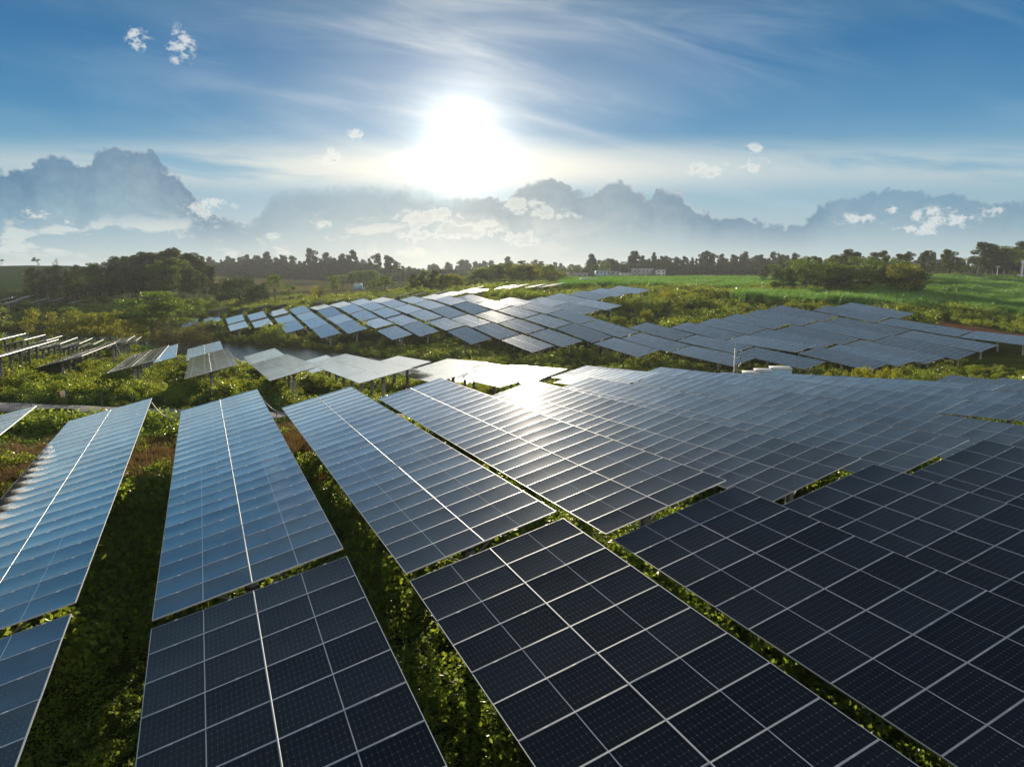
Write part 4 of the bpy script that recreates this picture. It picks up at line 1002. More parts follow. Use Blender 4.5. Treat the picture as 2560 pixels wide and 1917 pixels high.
def hedge(name, label, px0, px1, y0, y1, step, h, seed, mat=None):
    rng0 = np.random.default_rng(seed); c, nk = kind_coll(name+'_kinds', [shrub_mesh('hedge_shrub', mat or LEAF_EUC, 520, 1.0, 1.0, .14, seed+i, 8) for i in range(3)])
    xa = (px0-1280)/FPX; xb = (px1-1280)/FPX
    X, Y, rng = jgrid(min(xa*y1, xa*y0), max(xb*y1, xb*y0), y0, y1, step, seed); k = (X/Y > xa) & (X/Y < xb); X, Y = X[k], Y[k]
    sc = h*(.55+.75*vnoise(X, Y, 14, seed))*(.7+.6*rng.random(len(X)))
    Zg = ground(X, Y)-.4
    scatter(name, c, nk, X, Y, Zg, np.minimum(sc, np.maximum(.2, headroom(X, Y, Zg)-.5)), label, 'undergrowth', seed+5, None, .05)
hedge('wood_understory', 'dark understory filling the left wood between its trunks', 40, 560, 285, 375, 4.0, 2.6, 201)
hedge('skyline_understory', 'dark understory under the right skyline trees', 1880, 2640, 405, 480, 4.6, 2.6, 211)
hedge('clump_understory', 'dense bushes between the trees of the cane slope clump', 1960, 2290, 255, 295, 3.4, 1.7, 221, LEAF_MID)
hedge('glint_wood_understory', 'dark understory of the wood behind the upper sun glint', 1020, 1400, 345, 470, 4.5, 4.0, 231)
hedge('horizon_understory', 'dark base of the far wood along the horizon', 300, 1420, 745, 800, 5.5, 9.5, 241, LEAF_FAR)
hedge('village_understory', 'dark base of the wooded hill behind the village', 1360, 1960, 624, 690, 5.5, 7.5, 251, LEAF_FAR)
hedge('left_wood_edge', 'edge of the wood running on beyond the left of the view', -1200, -60, 130, 215, 5.0, 7.5, 271)
hedge('crest_bushes', 'bushes and low scrub just behind the crest tables', 560, 1000, 268, 330, 4.0, 1.6, 261, LEAF_SHRUB)

# ------------------------------------------------------------------ haze
def build_haze():
    mb = MB(); mb.box((0, 0, 0), (6100, 6100, 1)); o = obj('haze', mb.mesh('haze', []), None, (0, 0, 0))
    o.scale.z = 58.0; o.location.z = -29.0 + 26.0 - 1.0
    m = bpy.data.materials.new('haze_air'); m.use_nodes = True; nt = m.node_tree; nt.nodes.clear(); out = nt.nodes.new('ShaderNodeOutputMaterial')
    v = nt.nodes.new('ShaderNodeVolumePrincipled'); v.inputs['Color'].default_value = (.86, .93, 1.0, 1); v.inputs['Density'].default_value = HAZE; v.inputs['Anisotropy'].default_value = .35
    L(nt, v.outputs[0], out.inputs['Volume']); o.data.materials.append(m)
    tag(o, 'thin pale evening haze lying over the valley', 'haze', kind='stuff')
HAZE = .00013
build_haze()

# ------------------------------------------------------------------ fence with its warning sign
def build_fence():
    p0 = []
    for px in (-130, -20, 76, 166, 254, 330, 413, 500, 590, 690, 770):
        # the fence stands on the near verge of the track
        b = at(px, 1000, 53.2 - .0 if px > 300 else 55.2 if px < 200 else 54.2); p0.append((b.x, b.y))
    c = p0[4]; root = empty('wire_fence', (c[0], c[1], gz(*c))); base = root.location.copy()
    tag(root, 'dark green wire mesh fence along the near side of the gravel track', 'fence')
    m, nt, out = new_mat('wire_mesh')
    b = N(nt, 'ShaderNodeBsdfPrincipled'); b.inputs['Base Color'].default_value = (.02, .07, .05, 1)
    tr = N(nt, 'ShaderNodeBsdfTransparent'); mx = N(nt, 'ShaderNodeMixShader'); uv = N(nt, 'ShaderNodeUVMap'); sx = N(nt, 'ShaderNodeSeparateXYZ'); L(nt, uv.outputs[0], sx.inputs[0])
    def line(s, n, w):
        a = N(nt, 'ShaderNodeMath', operation='MULTIPLY'); L(nt, s, a.inputs[0]); a.inputs[1].default_value = n
        f = N(nt, 'ShaderNodeMath', operation='FRACT'); L(nt, a.outputs[0], f.inputs[0]); g = N(nt, 'ShaderNodeMath', operation='LESS_THAN'); L(nt, f.outputs[0], g.inputs[0]); g.inputs[1].default_value = w; return g.outputs[0]
    mxm = N(nt, 'ShaderNodeMath', operation='MAXIMUM'); L(nt, line(sx.outputs[0], 16, .06), mxm.inputs[0]); L(nt, line(sx.outputs[1], 10, .05), mxm.inputs[1])
    L(nt, mxm.outputs[0], mx.inputs[0]); L(nt, tr.outputs[0], mx.inputs[1]); L(nt, b.outputs[0], mx.inputs[2]); L(nt, mx.outputs[0], out.inputs[0])
    for i, (x, y) in enumerate(p0):
        z = gz(x, y); mb = MB(); mb.tube((0,0,-.4), (0,0,1.85), .035, None, 8, 0); mb.tube((0,0,1.85), (0,0,1.89), .045, None, 8, 0)
        obj('fence_post', mb.mesh('fence_post', [M_GREEN], True), root, Vector((x, y, z))-base)
        if i:
            xa, ya = p0[i-1]; za = gz(xa, ya)
            me = mesh_np('wire_panel', [(xa-base.x, ya-base.y, za+.1-base.z), (x-base.x, y-base.y, z+.1-base.z), (x-base.x, y-base.y, z+1.8-base.z), (xa-base.x, ya-base.y, za+1.8-base.z)], [(0, 1, 2, 3)], [m])
            uv = me.uv_layers.new(name='UVMap'); uv.data.foreach_set('uv', np.array([0,0,1,0,1,1,0,1], np.float32)); obj('wire_panel', me, root)
    # sign fixed to the fence post
    x, y = p0[3]; z = gz(x, y)
    s = empty('warning_sign', (x-.19, y-.08, z+1.32)); tag(s, 'small pale warning sign with red lettering on the green fence', 'sign')
    mb = MB(); mb.box((0, 0, .28), (.36, .015, .50)); obj('sign_board', mb.mesh('sign_board', [M_SIGN]), s)
    mb = MB()
    for zz, w in ((.44, .20), (.34, .24), (.24, .22), (.14, .12)):
        k = 4
        for j in range(k):
            cx = -w/2 + w*(j+.5)/k
            mb.box((cx, -.0095, zz), (w/k*.72, .004, .045)); mb.box((cx, -.0095, zz-.035), (w/k*.3, .004, .03))
    obj('sign_lettering', mb.mesh('sign_lettering', [M_SIGNR]), s)
build_fence()

# ------------------------------------------------------------------ plant equipment behind the right-hand rows
def cabinet(px0, px1, top, y, dep, label, round_=False):
    a = at(px0, top, y); b = at(px1, top, y); cx = (a.x+b.x)/2; w = b.x-a.x; g = gz(cx, y+dep/2); zt = a.z; h = zt-g
    r = empty('inverter_cabinet', (cx, y+dep/2, g)); r.rotation_euler.z = R(-12); tag(r, label, 'equipment cabinet', 'white and blue equipment cabinets')
    body = MB(); hb = h-.12-.5
    body.box((0, 0, .5+hb/2), (w, dep, hb)); obj('body', body.mesh('body', [M_PBLUE]), r)
    ro = MB(); ro.box((0, 0, h-.06), (w+.12, dep+.12, .12)); obj('roof', ro.mesh('roof', [M_WHITE]), r)
    pl = MB(); pl.box((0, 0, -.2), (w*.96, dep*.96, 1.39)); obj('plinth', pl.mesh('plinth', [M_CONC]), r)
    for k in range(max(1, round(w/1.1))):
        n = max(1, round(w/1.1)); d = MB(); d.box((-w/2+w*(k+.5)/n, -dep/2-.012, .5+hb*.5), (w/n*.84, .02, hb*.86)); o = obj('door', d.mesh('door', [M_PBLUE]), r)
        hd = MB(); hd.box((-w/2+w*(k+.85)/n, -dep/2-.035, .5+hb*.5), (.03, .03, .22)); obj('handle', hd.mesh('handle', [M_BAND]), o)
    return r
cabinet(1866, 1904, 932.5, 70.5, 1.8, 'lowest flat white-topped blue cabinet, left of the three behind the right rows')
cabinet(1895, 1933, 926, 71.5, 1.6, 'middle blue cabinet with white roof between the other two')
cabinet(1936, 1984, 921, 74.5, 2.0, 'largest pale blue cabinet at the right of the three behind the right rows')

def camera_pole():
    b = at(1835, 930, 69.0); g = gz(b.x, 69.0); top = at(1835, 871, 69.0).z
    r = empty('camera_pole', (b.x, 69.0, g)); tag(r, 'slim white monitoring pole left of the blue cabinets', 'pole'); h = top-g
    mb = MB(); mb.tube((0,0,-.3), (0,0,h), .075, .05, 10); obj('pole', mb.mesh('pole', [M_WHITE], True), r)
    mb = MB(); mb.box((.12, -.05, h-2.35), (.16, .14, .36)); obj('junction_box', mb.mesh('junction_box', [M_BAND]), r)
    mb = MB(); mb.box((.14, -.05, h-3.35), (.32, .2, .5)); obj('control_box', mb.mesh('control_box', [M_WHITE]), r)
    mb = MB(); mb.tube((0, 0, h-.9), (.5, -.1, h-.85), .025, None, 6); obj('arm', mb.mesh('arm', [M_WHITE]), r)
    mb = MB(); mb.tube((.5, -.1, h-1.05), (.5, -.1, h-.8), .09, .06, 10); obj('camera_head', mb.mesh('camera_head', [M_BAND], True), r)
    mb = MB(); mb.tube((0, 0, h), (0, 0, h+.55), .012, None, 6); obj('lightning_rod', mb.mesh('lightning_rod', [M_STEEL]), r)
camera_pole()

# ------------------------------------------------------------------ far buildings, masts, pole, car
def building(name, px0, px1, top, y, dep, label, wall, floors=2, bays=3, group='village buildings', roof='flat', extra=0):
    a = at(px0, top, y); b = at(px1, top, y); w = b.x-a.x; cx = (a.x+b.x)/2; g = gz(cx, y)-.5; h = a.z-g
    r = empty(name, (cx, y+dep/2, g)); tag(r, label, 'building', group)
    mb = MB(); mb.box((0, 0, h/2), (w, dep, h)); obj('wall', mb.mesh('wall', [wall]), r)
    mb = MB()
    if roof == 'flat':
        mb.box((0, 0, h+.1), (w+.5, dep+.5, .25)); mb.box((0, -dep/2-.1, h+.5), (w+.5, .18, .6))
    else:
        mb.box((0, 0, h+.12), (w+.8, dep+.8, .22)); mb.box((0, 0, h+.32), (w*.98, dep*.6, .2))
    obj('roof', mb.mesh('roof', [M_WHITE if roof != 'flat' else M_GREYB]), r)
    for f in range(floors):
        for k in range(bays):
            z = h - (h/floors)*(f+.5) if floors*3 > h else h-1.6-3.1*f
            if z < .8: continue
            o = MB(); o.box((-w/2+w*(k+.5)/bays, -dep/2-.03, z), (w/bays*.5, .06, 1.3)); fr = obj('window', o.mesh('window', [M_WHITE]), r)
            o = MB(); o.box((-w/2+w*(k+.5)/bays, -dep/2-.075, z), (w/bays*.5-.2, .04, 1.1)); obj('pane', o.mesh('pane', [M_WINDOW]), fr)
    return r
building('village_house', 1409, 1424, 680, 590, 8, 'small white house at the left end of the village', M_WHITE, 1, 2)
building('village_house', 1428, 1470, 684, 600, 9, 'low white-roofed block left of the blue shed roof line', M_GREYB, 1, 3)
building('village_house', 1490, 1526, 677, 600, 9, 'long pale two-storey village block left of centre', M_PBLUE, 2, 4)
building('village_house', 1527, 1552, 680, 610, 9, 'plain grey village house between two longer blocks', M_GREYB, 2, 2)
building('village_house', 1552, 1578, 684, 580, 8, 'white-fronted low village house before the grey hall', M_WHITE, 1, 3)
building('village_hall', 1583, 1634, 673, 610, 14, 'large grey hall with flat overhanging roof, biggest building in the village', M_GREYB, 2, 5, 'village buildings', 'over')
building('village_house', 1642, 1664, 676, 600, 9, 'white square house at the right end of the village', M_WHITE, 2, 2)
building('field_shed', 1453, 1493, 697.5, 330, 6, 'long low shed with pale blue wall at the edge of the cane', M_PBLUE, 1, 1, 'field huts', 'over')
def hut():
    a = at(885, 710, 345); b = at(905, 723, 345); cx = (a.x+b.x)/2; g = gz(cx, 345); w = b.x-a.x
    r = empty('stilt_hut', (cx, 345, g)); tag(r, 'small pale blue hut raised on stilts behind the crest', 'hut'); z0 = b.z-g; z1 = a.z-g
    mb = MB(); mb.box((0, 0, (z0+z1)/2), (w, 3, z1-z0)); obj('wall', mb.mesh('wall', [M_PBLUE]), r)
    mb = MB(); mb.box((0, 0, z1+.08), (w+.3, 3.3, .16)); obj('roof', mb.mesh('roof', [M_WHITE]), r)
    mb = MB(); mb.box((.3, 0, z0-.1), (w+2.2, 3.4, .18)); obj('deck', mb.mesh('deck', [M_GREYB]), r)
    for x in (-w/2-.5, -w/6, w/3, w/2+1.1):
        mb = MB(); mb.tube((x, -1.3, -.3), (x, -1.3, z0-.2), .1, None, 8); mb.tube((x, 1.3, -.3), (x, 1.3, z0-.2), .1, None, 8); obj('stilt', mb.mesh('stilt', [M_GREYB]), r)
hut()
def mast(px, top, y, label, red):
    a = at(px, top, y); g = gz(a.x, y); h = a.z-g
    r = empty('radio_mast', (a.x, y, g)); tag(r, label, 'mast', 'radio masts on the horizon')
    n = 8
    mb = MB(); wb, wt = 1.1, .45
    for k in range(n):
        z0, z1 = h*k/n, h*(k+1)/n; w0 = wb+(wt-wb)*k/n; w1 = wb+(wt-wb)*(k+1)/n; m = 1 if (red and (k >= n-2 or k % 4 == 1)) else 0
        for sx in (-1, 1):
            for sy in (-1, 1): mb.tube((sx*w0, sy*w0, z0), (sx*w1, sy*w1, z1), .16, None, 5, m, False)
            mb.tube((sx*w0, -w0, z0), (-sx*w1, -w1, z1), .09, None, 4, m, False); mb.tube((-w0, sx*w0, z0), (-w1, -sx*w1, z1), .09, None, 4, m, False)
    obj('lattice', mb.mesh('lattice', [M_WHITE, M_RED]), r)
    mb = MB()
    for a_ in (0, 2.1, 4.2):
        for zz in (.86, .95): mb.box((math.cos(a_)*.8, math.sin(a_)*.8, h*zz), (.4, .4, 1.6))
    obj('antenna', mb.mesh('antenna', [M_RED if red else M_WHITE]), r)
    mb = MB(); mb.tube((0,0,h), (0,0,h+3), .06, None, 5); obj('rod', mb.mesh('rod', [M_STEEL]), r)
mast(812, 655, 800, 'red and white radio mast on the horizon left of the sun', True)
mast(950, 664, 1000, 'faint grey lattice mast on the horizon, right of the red one', False)
def utility_pole():
    a = at(2495, 665, 400); g = gz(a.x, 400); h = a.z-g
    r = empty('utility_pole', (a.x, 400, g)); tag(r, 'pale utility pole with cross-arm at the top of the cane field', 'utility pole')
    mb = MB(); mb.tube((0,0,-.5), (0,0,h), .2, .14, 8); obj('pole', mb.mesh('pole', [M_WHITE], True), r)
    mb = MB(); mb.box((0, 0, h-.5), (2.4, .16, .18)); obj('crossarm', mb.mesh('crossarm', [M_WHITE]), r)
    for x in (-1, 0, 1):
        mb = MB(); mb.tube((x, 0, h-.42), (x, 0, h-.1), .09, .06, 6); obj('insulator', mb.mesh('insulator', [M_WHITE], True), r)
utility_pole()
def car():
    a = at(2551, 684.5, 398); r = empty('parked_car', (a.x, 398, gz(a.x, 398)+1.9), R(80)); tag(r, 'white car parked under the trees at the right photo edge', 'car')
    prof = [(-2.1, .35), (-2.1, .8), (-1.75, .95), (-1.15, 1.02), (-.55, 1.45), (.75, 1.47), (1.5, 1.02), (2.1, .92), (2.15, .35)]
    V = [(x, s*(.85 if z < 1.1 else .68), z) for s in (-1, 1) for x, z in prof]; n = len(prof)
    F = [(i, i+1, n+i+1, n+i) for i in range(n-1)]
    mb = MB(); mb.v = V; mb.f = F; mb.m = [0]*len(F)
    mb.f += [(0, 1, 2, 8), (2, 3, 7, 8), (3, 4, 6, 7), (4, 5, 6, 6), (n+8, n+2, n+1, n), (n+8, n+7, n+3, n+2), (n+7, n+6, n+4, n+3), (n+6, n+6, n+5, n+4)]
    me = bpy.data.meshes.new('body'); me.from_pydata(V, [], F + [tuple(range(n))] + [tuple(range(2*n-1, n-1, -1))]); me.materials.append(M_WHITE); me.update(); bo = obj('body', me, r)
    mb = MB(); mb.box((.1, 0, 1.24), (1.5, 1.44, .3)); obj('window', mb.mesh('window', [M_WINDOW]), r)
    for x in (-1.35, 1.35):
        for s in (-.78, .78):
            mb = MB(); mb.tube((x, s-.1, .33), (x, s+.1, .33), .33, None, 12); w = obj('wheel', mb.mesh('wheel', [M_BLACK], True), r)
    # low wall the car stands behind
    c = at(2548, 688, 392); g = gz(c.x, 392); t = obj('roadside_wall', None) if False else None
    mb = MB(); mb.box((0, 0, .9), (14, .4, 2.4)); mb.box((0, 0, 2.15), (14.2, .5, .12)); o = obj('roadside_wall', mb.mesh('roadside_wall', [M_GREYB]), None, (c.x+2, 392, g-.6)); tag(o, 'low grey wall below the white car', 'wall')
    # the terrace under the car
    mb = MB(); mb.box((0, 0, 0), (16, 9, 2.0)); o = obj('car_terrace', mb.mesh('car_terrace', [M_ROAD]), None, (c.x+2, 397.2, gz(a.x, 398)+.9)); tag(o, 'raised parking strip under the white car', 'terrace', kind='structure')
    d = at(2558, 650, 405); g = gz(d.x, 405); h = d.z-g
    r2 = empty('water_tank_tower', (d.x, 405, g)); tag(r2, 'narrow white tower at the right photo edge behind the car', 'tower')
    mb = MB(); mb.tube((0,0,0), (0,0,h*.8), .55, .5, 10); obj('shaft', mb.mesh('shaft', [M_WHITE], True), r2)
    mb = MB(); mb.tube((0,0,h*.8), (0,0,h), .9, .9, 12); obj('tank', mb.mesh('tank', [M_WHITE], True), r2)
car()

# ------------------------------------------------------------------ sun and sky
SUN_EL, SUN_AZ = 9.7, -3.9
sd = Vector((math.sin(R(SUN_AZ))*math.cos(R(SUN_EL)), math.cos(R(SUN_AZ))*math.cos(R(SUN_EL)), math.sin(R(SUN_EL))))
sl = bpy.data.lights.new('sun', 'SUN'); sl.energy = 4.5; sl.angle = R(.53); sl.color = (1, .86, .66)
so = bpy.data.objects.new('sun', sl); COL.objects.link(so); so.rotation_euler = sd.to_track_quat('Z', 'Y').to_euler()

def build_sky():
    w = bpy.data.worlds.new('World'); SC.world = w; w.use_nodes = True
    nt = w.node_tree; bg = nt.nodes['Background']; bg.inputs[1].default_value = .1
    class E:
        def __init__(s, o): s.o = o
        def __add__(a, b): return mth('ADD', a, b)
        __radd__ = __add__
        def __sub__(a, b): return mth('SUBTRACT', a, b)
        def __rsub__(a, b): return mth('SUBTRACT', b, a)
        def __mul__(a, b): return mth('MULTIPLY', a, b)
        __rmul__ = __mul__
        def __truediv__(a, b): return mth('DIVIDE', a, b)
    def setin(sk, v):
        if isinstance(v, E): L(nt, v.o, sk)
        else: sk.default_value = v
    def mth(op, a, b=None, c=None, clamp=False):
        n = N(nt, 'ShaderNodeMath', operation=op); n.use_clamp = clamp
        for i, v in enumerate((a, b, c)):
            if v is not None: setin(n.inputs[i], v)
        return E(n.outputs[0])
    def sstep(a, b, x):
        n = N(nt, 'ShaderNodeMapRange'); n.interpolation_type = 'SMOOTHSTEP'; setin(n.inputs[0], x); n.inputs[1].default_value = a; n.inputs[2].default_value = b
        if a > b: n.inputs[1].default_value = b; n.inputs[2].default_value = a; n.inputs[3].default_value = 1; n.inputs[4].default_value = 0
        return E(n.outputs[0])
    def comb(x, y, z=0.0):
        n = N(nt, 'ShaderNodeCombineXYZ'); setin(n.inputs[0], x); setin(n.inputs[1], y); setin(n.inputs[2], z); return n.outputs[0]
    def nz(x, y, z, scale, detail=4, rough=.55, dist=0.0):
        n = N(nt, 'ShaderNodeTexNoise'); n.inputs['Scale'].default_value = scale; n.inputs['Detail'].default_value = min(detail, 5); n.inputs['Roughness'].default_value = rough; n.inputs['Distortion'].default_value = dist
        if isinstance(z, E): L(nt, comb(x, y, z), n.inputs['Vector']); return E(n.outputs[0])
        else: n.noise_dimensions = '2D'; L(nt, comb(x + 7.31*z, y + 3.77*z), n.inputs['Vector']); return E(n.outputs[0])
    def mix(f, a, b):
        n = N(nt, 'ShaderNodeMix', data_type='RGBA'); setin(n.inputs[0], f)
        for sk, v in ((n.inputs[6], a), (n.inputs[7], b)):
            if isinstance(v, E): L(nt, v.o, sk)
            else: sk.default_value = tuple(v)+(1,)
        return E(n.outputs[2])
    def addc(a, b, f=1.0):
        n = N(nt, 'ShaderNodeMix', data_type='RGBA', blend_type='ADD'); setin(n.inputs[0], f)
        for sk, v in ((n.inputs[6], a), (n.inputs[7], b)):
            if isinstance(v, E): L(nt, v.o, sk)
            else: sk.default_value = tuple(v)+(1,)
        return E(n.outputs[2])
    def scalec(c, f):
        n = N(nt, 'ShaderNodeVectorMath', operation='SCALE'); 
        if isinstance(c, E): L(nt, c.o, n.inputs[0])
        else: n.inputs[0].default_value = tuple(c)
        setin(n.inputs[3], f); return E(n.outputs[0])
    tc = N(nt, 'ShaderNodeTexCoord'); sx = N(nt, 'ShaderNodeSeparateXYZ'); L(nt, tc.outputs['Generated'], sx.inputs[0])
    X, Y, Z = (E(o) for o in sx.outputs)
    front = sstep(.02, .15, Y)
    ys = mth('MAXIMUM', Y, .08)
    U = X/ys; V = Z/ys                        # direction on a vertical plane ahead
    EL = mth('ARCSINE', Z)*57.2958
    def uv(px, py): d = ray(px, py); return d.x/d.y, d.z/d.y
    # angle from the sun
    dp = N(nt, 'ShaderNodeVectorMath', operation='DOT_PRODUCT'); L(nt, tc.outputs['Generated'], dp.inputs[0]); dp.inputs[1].default_value = sd
    TH = mth('ARCCOSINE', mth('MINIMUM', E(dp.outputs['Value']), .99999))*57.2958
    su, sv = sd.x/sd.y, sd.z/sd.y
    # --- clear sky by elevation (deg) : physical sky mixed with a deep blue
    elr = N(nt, 'ShaderNodeMapRange'); setin(elr.inputs[0], EL); elr.inputs[1].default_value = -2; elr.inputs[2].default_value = 62
    base = E(ramp(nt, elr.outputs[0], [(0.0, (.40, .46, .47)), (.08, (.30, .41, .46)), (.15, (.15, .31, .43)), (.20, (.056, .200, .365)), (.27, (.028, .138, .298)), (.36, (.082, .165, .262)), (.5, (.075, .128, .195)), (.7, (.018, .050, .10)), (1.0, (.020, .046, .095))]))
    side = sstep(4, 34, TH)
    sky = N(nt, 'ShaderNodeTexSky'); sky.sky_type = 'NISHITA'; sky.sun_disc = False; sky.sun_elevation = R(SUN_EL); sky.sun_rotation = R(SUN_AZ); sky.ozone_density = 4; sky.dust_density = .3
    base = addc(base, scalec(E(sky.outputs[0]), .004))
    # --- thin streaky cirrus
    rU = U*.97 - V*.22; rV = V*.97 + U*.22
    st = nz(rU*1.1, rV*7.0, .3, 2.2, 6, .6, .6); st2 = nz(U*.9-V*.3, V*6.0+U*.7, 4.1, 1.5, 5, .55, .8)
    cir = mth('MULTIPLY', sstep(.44, .74, st*.55+st2*.45), 1.0)
    glowS = mth('EXPONENT', TH*TH*(-1/(19.0*19.0)))
    veil = sstep(.35, .75, nz(U*1.2, V*2.6, 9.0, 1.3, 4, .5))
    cirw = mth('MINIMUM', cir*(.45+.55*sstep(-.55, -.05, U))*(.20+.20*glowS) + veil*(.09+.12*glowS), .8)
    warm = mix(glowS, (.36, .50, .62), (.80, .78, .72))
    base = mix(cirw*front, base, warm)
    # cream bands low in the sky
    b0 = uv(1280, 440)[1]; bn = nz(U*1.0, V*9.0, 2.0, 1.6, 5, .6, .5)
    band = sstep(.095, .135, V)*sstep(.185, .140, V + (bn-.5)*.03)*sstep(.30, .55, bn)
    base = mix(band*(.55+.35*glowS)*front, base, mix(glowS, (.50, .56, .56), (.80, .76, .66)))
    # low haze
    lowh = sstep(.105, .0, V)*.45
    base = mix(lowh, base, mix(glowS, (.40, .49, .49), (.64, .61, .52)))
    # --- big cumulus banks: skyline profile as a curve over U
    prof = [(-200,432),(0,425),(70,420),(105,384),(165,388),(205,402),(228,395),(234,378),(262,364),(290,363),(312,374),(345,368),(372,372),(392,388),(398,410),(430,424),(455,442),(470,466),(486,490),(508,508),(530,526),(560,540),(600,552),(635,548),(655,520),(675,492),(700,476),(800,466),(930,461),(1050,470),(1110,480),(1165,491),(1230,489),(1252,503),(1262,490),(1284,474),(1318,457),(1345,449),(1385,445),(1420,455),(1452,476),(1486,470),(1502,459),(1540,450),(1572,460),(1602,476),(1628,490),(1640,474),(1700,474),(1710,492),(1740,518),(1792,530),(1826,539),(1900,550),(1960,560),(2005,556),(2030,528),(2050,508),(2085,493),(2150,478),(2200,470),(2250,470),(2330,477),(2400,483),(2450,492),(2560,500),(2760,510)]
    pts = [uv(a, b) for a, b in prof]; u0, u1 = pts[0][0], pts[-1][0]
    fc = N(nt, 'ShaderNodeFloatCurve'); cv = fc.mapping.curves[0]; fc.mapping.use_clip = False
    P2 = [((u-u0)/(u1-u0), v*5) for u, v in pts]
    for i, (a, b) in enumerate(P2):
        if i < 2: cv.points[i].location = (a, b) if i == 0 else P2[-1]
        else: pass
    for (a, b) in P2[1:-1]: cv.points.new(a, b)
    for p in cv.points: p.handle_type = 'AUTO'
    fc.mapping.update()
    def vor(scale, z):
        n = N(nt, 'ShaderNodeTexVoronoi'); n.voronoi_dimensions = '2D'; n.feature = 'F1'; n.inputs['Scale'].default_value = scale
        L(nt, comb(U+wx*.03, V*1.15+z), n.inputs['Vector']); return E(n.outputs['Distance'])
    wx = nz(U, V, 3.0, 30, 2, .5)
    v1 = vor(44, 3.0); v2 = vor(95, 5.0)
    wob = (.42-v1)*.011 + (.42-v2)*.0075 + (nz(U, V, 5.0, 12, 4, .6)-.5)*.010
    setin(fc.inputs['Value'], (U + (nz(U, V, 8.0, 26, 4, .6)-.5)*.014 - u0)/(u1-u0))
    top = E(fc.outputs[0])/5.0
    dpt = top - V + wob                        # depth below the cloud top
    softw = sstep(-.40, -.30, U)*sstep(-.04, -.11, U); softr = sstep(.36, .46, U)
    inb = mth('ADD', sstep(0.0, .0045, dpt)*(1.0-softw), sstep(-.004, .022, dpt)*softw)
    fade = sstep(.012, .075, V)                     # dissolves towards the horizon
    soft = sstep(.25, .75, nz(U, V*1.4, 12.0, 10, 6, .6, .3)); puffy = sstep(.0, .8, v1*.6+v2*.5)
    bank_c = mix(sstep(0.0, .11, dpt), mix(glowS, (.060, .165, .285), (.27, .33, .36)), mix(glowS, (.20, .34, .43), (.50, .53, .50)))
    bank_c = mix(soft*.13, bank_c, mix(glowS, (.36, .48, .55), (.66, .66, .60))); bank_c = mix((1.0-puffy)*.05, bank_c, mix(glowS, (.42, .54, .60), (.80, .78, .70)))
    rim = sstep(.0, .002, dpt)*sstep(.009, .002, dpt)*sstep(.38, .62, nz(U, V, 15.0, 22, 3, .6))
    bank_c = mix(rim*(.45-.35*softw), bank_c, mix(glowS, (.52, .62, .66), (.95, .90, .80)))
    base = mix(inb*fade*front*(.93-.36*softw)*(1.0-.42*softr), base, bank_c)
    # --- small puffs
    puffs = [(345,97,24,20,.8),(450,115,26,30,.8),(890,338,20,10,.7),(826,392,28,14,.7),(520,512,50,12,.8),(505,540,30,14,.7),(92,533,40,12,.6),(180,553,18,8,.6),(812,560,26,10,.6),(1075,545,62,18,1.0),(1150,572,80,22,1.0),(1060,590,50,14,.9),(1305,512,40,12,1.),(1345,530,48,10,1.),(1400,542,36,8,.9),(1300,598,40,16,.8),(1775,424,42,14,.8),(1885,413,30,13,.8),(1885,372,22,9,.6),(2150,548,52,12,.7),(2220,525,26,9,.6),(2350,548,66,20,.8),(2300,572,50,12,.7),(2480,530,30,10,.6)]
    pn = (nz(U, V*1.5, 21.0, 46, 5, .66)-.5)*4.6
    acc = None; UVv = comb(U, V)
    for (px, py, a, b, k) in puffs:
        u, v = uv(px, py); a_ = a/FPX*1.75; b_ = b/FPX*1.95
        vm = N(nt, 'ShaderNodeVectorMath', operation='MULTIPLY_ADD'); L(nt, UVv, vm.inputs[0]); vm.inputs[1].default_value = (1/a_, 1/b_, 0); vm.inputs[2].default_value = (-u/a_, -v/b_, 0)
        ln = N(nt, 'ShaderNodeVectorMath', operation='LENGTH'); L(nt, vm.outputs[0], ln.inputs[0]); d = mth('MULTIPLY_ADD', E(ln.outputs['Value']), -k, k)
        acc = d if acc is None else mth('MAXIMUM', acc, d)
    den = mth('ADD', acc, pn*.62); puff = sstep(.18, .95, den)*sstep(-.02, .35, acc)
    pc = mix(sstep(.55, 1.25, den), (.66, .68, .66), (.42, .50, .55))
    pc = mix(glowS, pc, mix(sstep(.3, .9, den), (.98, .94, .84), (.50, .53, .50)))
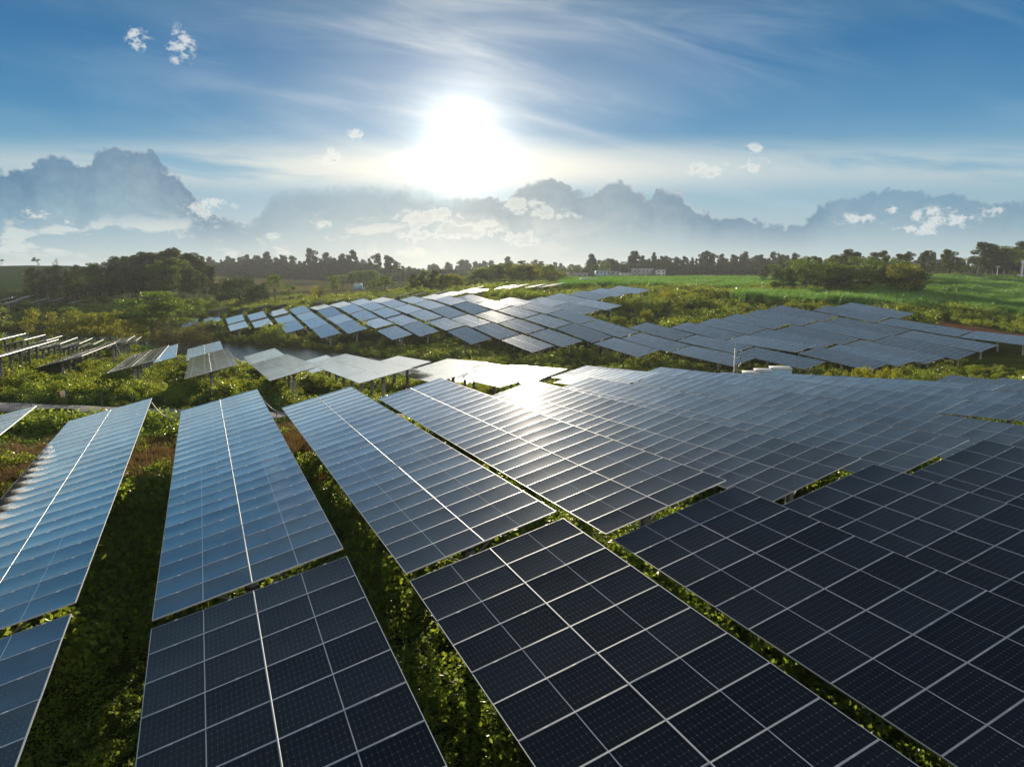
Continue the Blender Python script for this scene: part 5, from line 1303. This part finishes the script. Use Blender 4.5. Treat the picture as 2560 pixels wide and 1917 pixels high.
    base = mix(puff*front*.95, base, pc)
    # --- low broken cumulus towards the horizon, mostly left
    lc = nz(U*1.0, V*2.6, 31.0, 11, 6, .6, .2); lm = sstep(.010, .03, V)*sstep(.085, .055, V)*sstep(.30, -.35, U+.0)
    lcd = sstep(.50, .62, lc)*lm
    base = mix(lcd*.5*front, base, mix(glowS, (.66, .68, .64), (.86, .80, .68)))
    # --- aureole and the sun's blaze
    ell = mth('SQRT', (U-su)*(U-su)*1.25 + (V-sv)*(V-sv)*.85)*57.3
    g1 = mth('EXPONENT', ell*ell*(-1/(3.3*3.3))); g2 = mth('EXPONENT', ell*(-1/3.9)); g3 = mth('EXPONENT', TH*TH*(-1/(15.0*15.0)))
    mask = 1.0 - inb*fade*.62
    streak = .8+.4*st
    base = addc(base, scalec((1.0, .91, .74), (g2*front*.72*streak + g3*.07)*mask))
    base = addc(base, scalec((1.0, .95, .86), g1*front*.40*(1.0-inb*fade*.5)))
    # behind the camera: unseen bright cloud added as fill for the shaded aisles
    rear_fill = sstep(.05, -.35, Y)*sstep(-.02, .06, Z)*sstep(.95, .45, Z); rn = nz(X*1.5, Y*1.5, Z*3.0, 1.8, 5, .55)
    base = mix(rear_fill*(.55+.45*sstep(.4, .6, rn)), base, (.95, .90, .84))
    # below the horizon: dim ground tone
    base = mix(sstep(-.02, -.10, Z), base, (.05, .06, .04))
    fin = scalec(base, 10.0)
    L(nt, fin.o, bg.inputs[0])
    w.cycles.sampling_method = 'MANUAL'; w.cycles.sample_map_resolution = 1024
build_sky()

SC.view_settings.view_transform = 'Standard'; SC.view_settings.look = 'None'; SC.view_settings.gamma = 1; SC.view_settings.exposure = 0.30
SC.render.film_transparent = False
SC.cycles.use_denoising = True
SC.cycles.max_bounces = 6; SC.cycles.diffuse_bounces = 2; SC.cycles.glossy_bounces = 3; SC.cycles.transmission_bounces = 4; SC.cycles.transparent_max_bounces = 8
SC.cycles.sample_clamp_indirect = 4.0; SC.cycles.caustics_reflective = False; SC.cycles.caustics_refractive = False
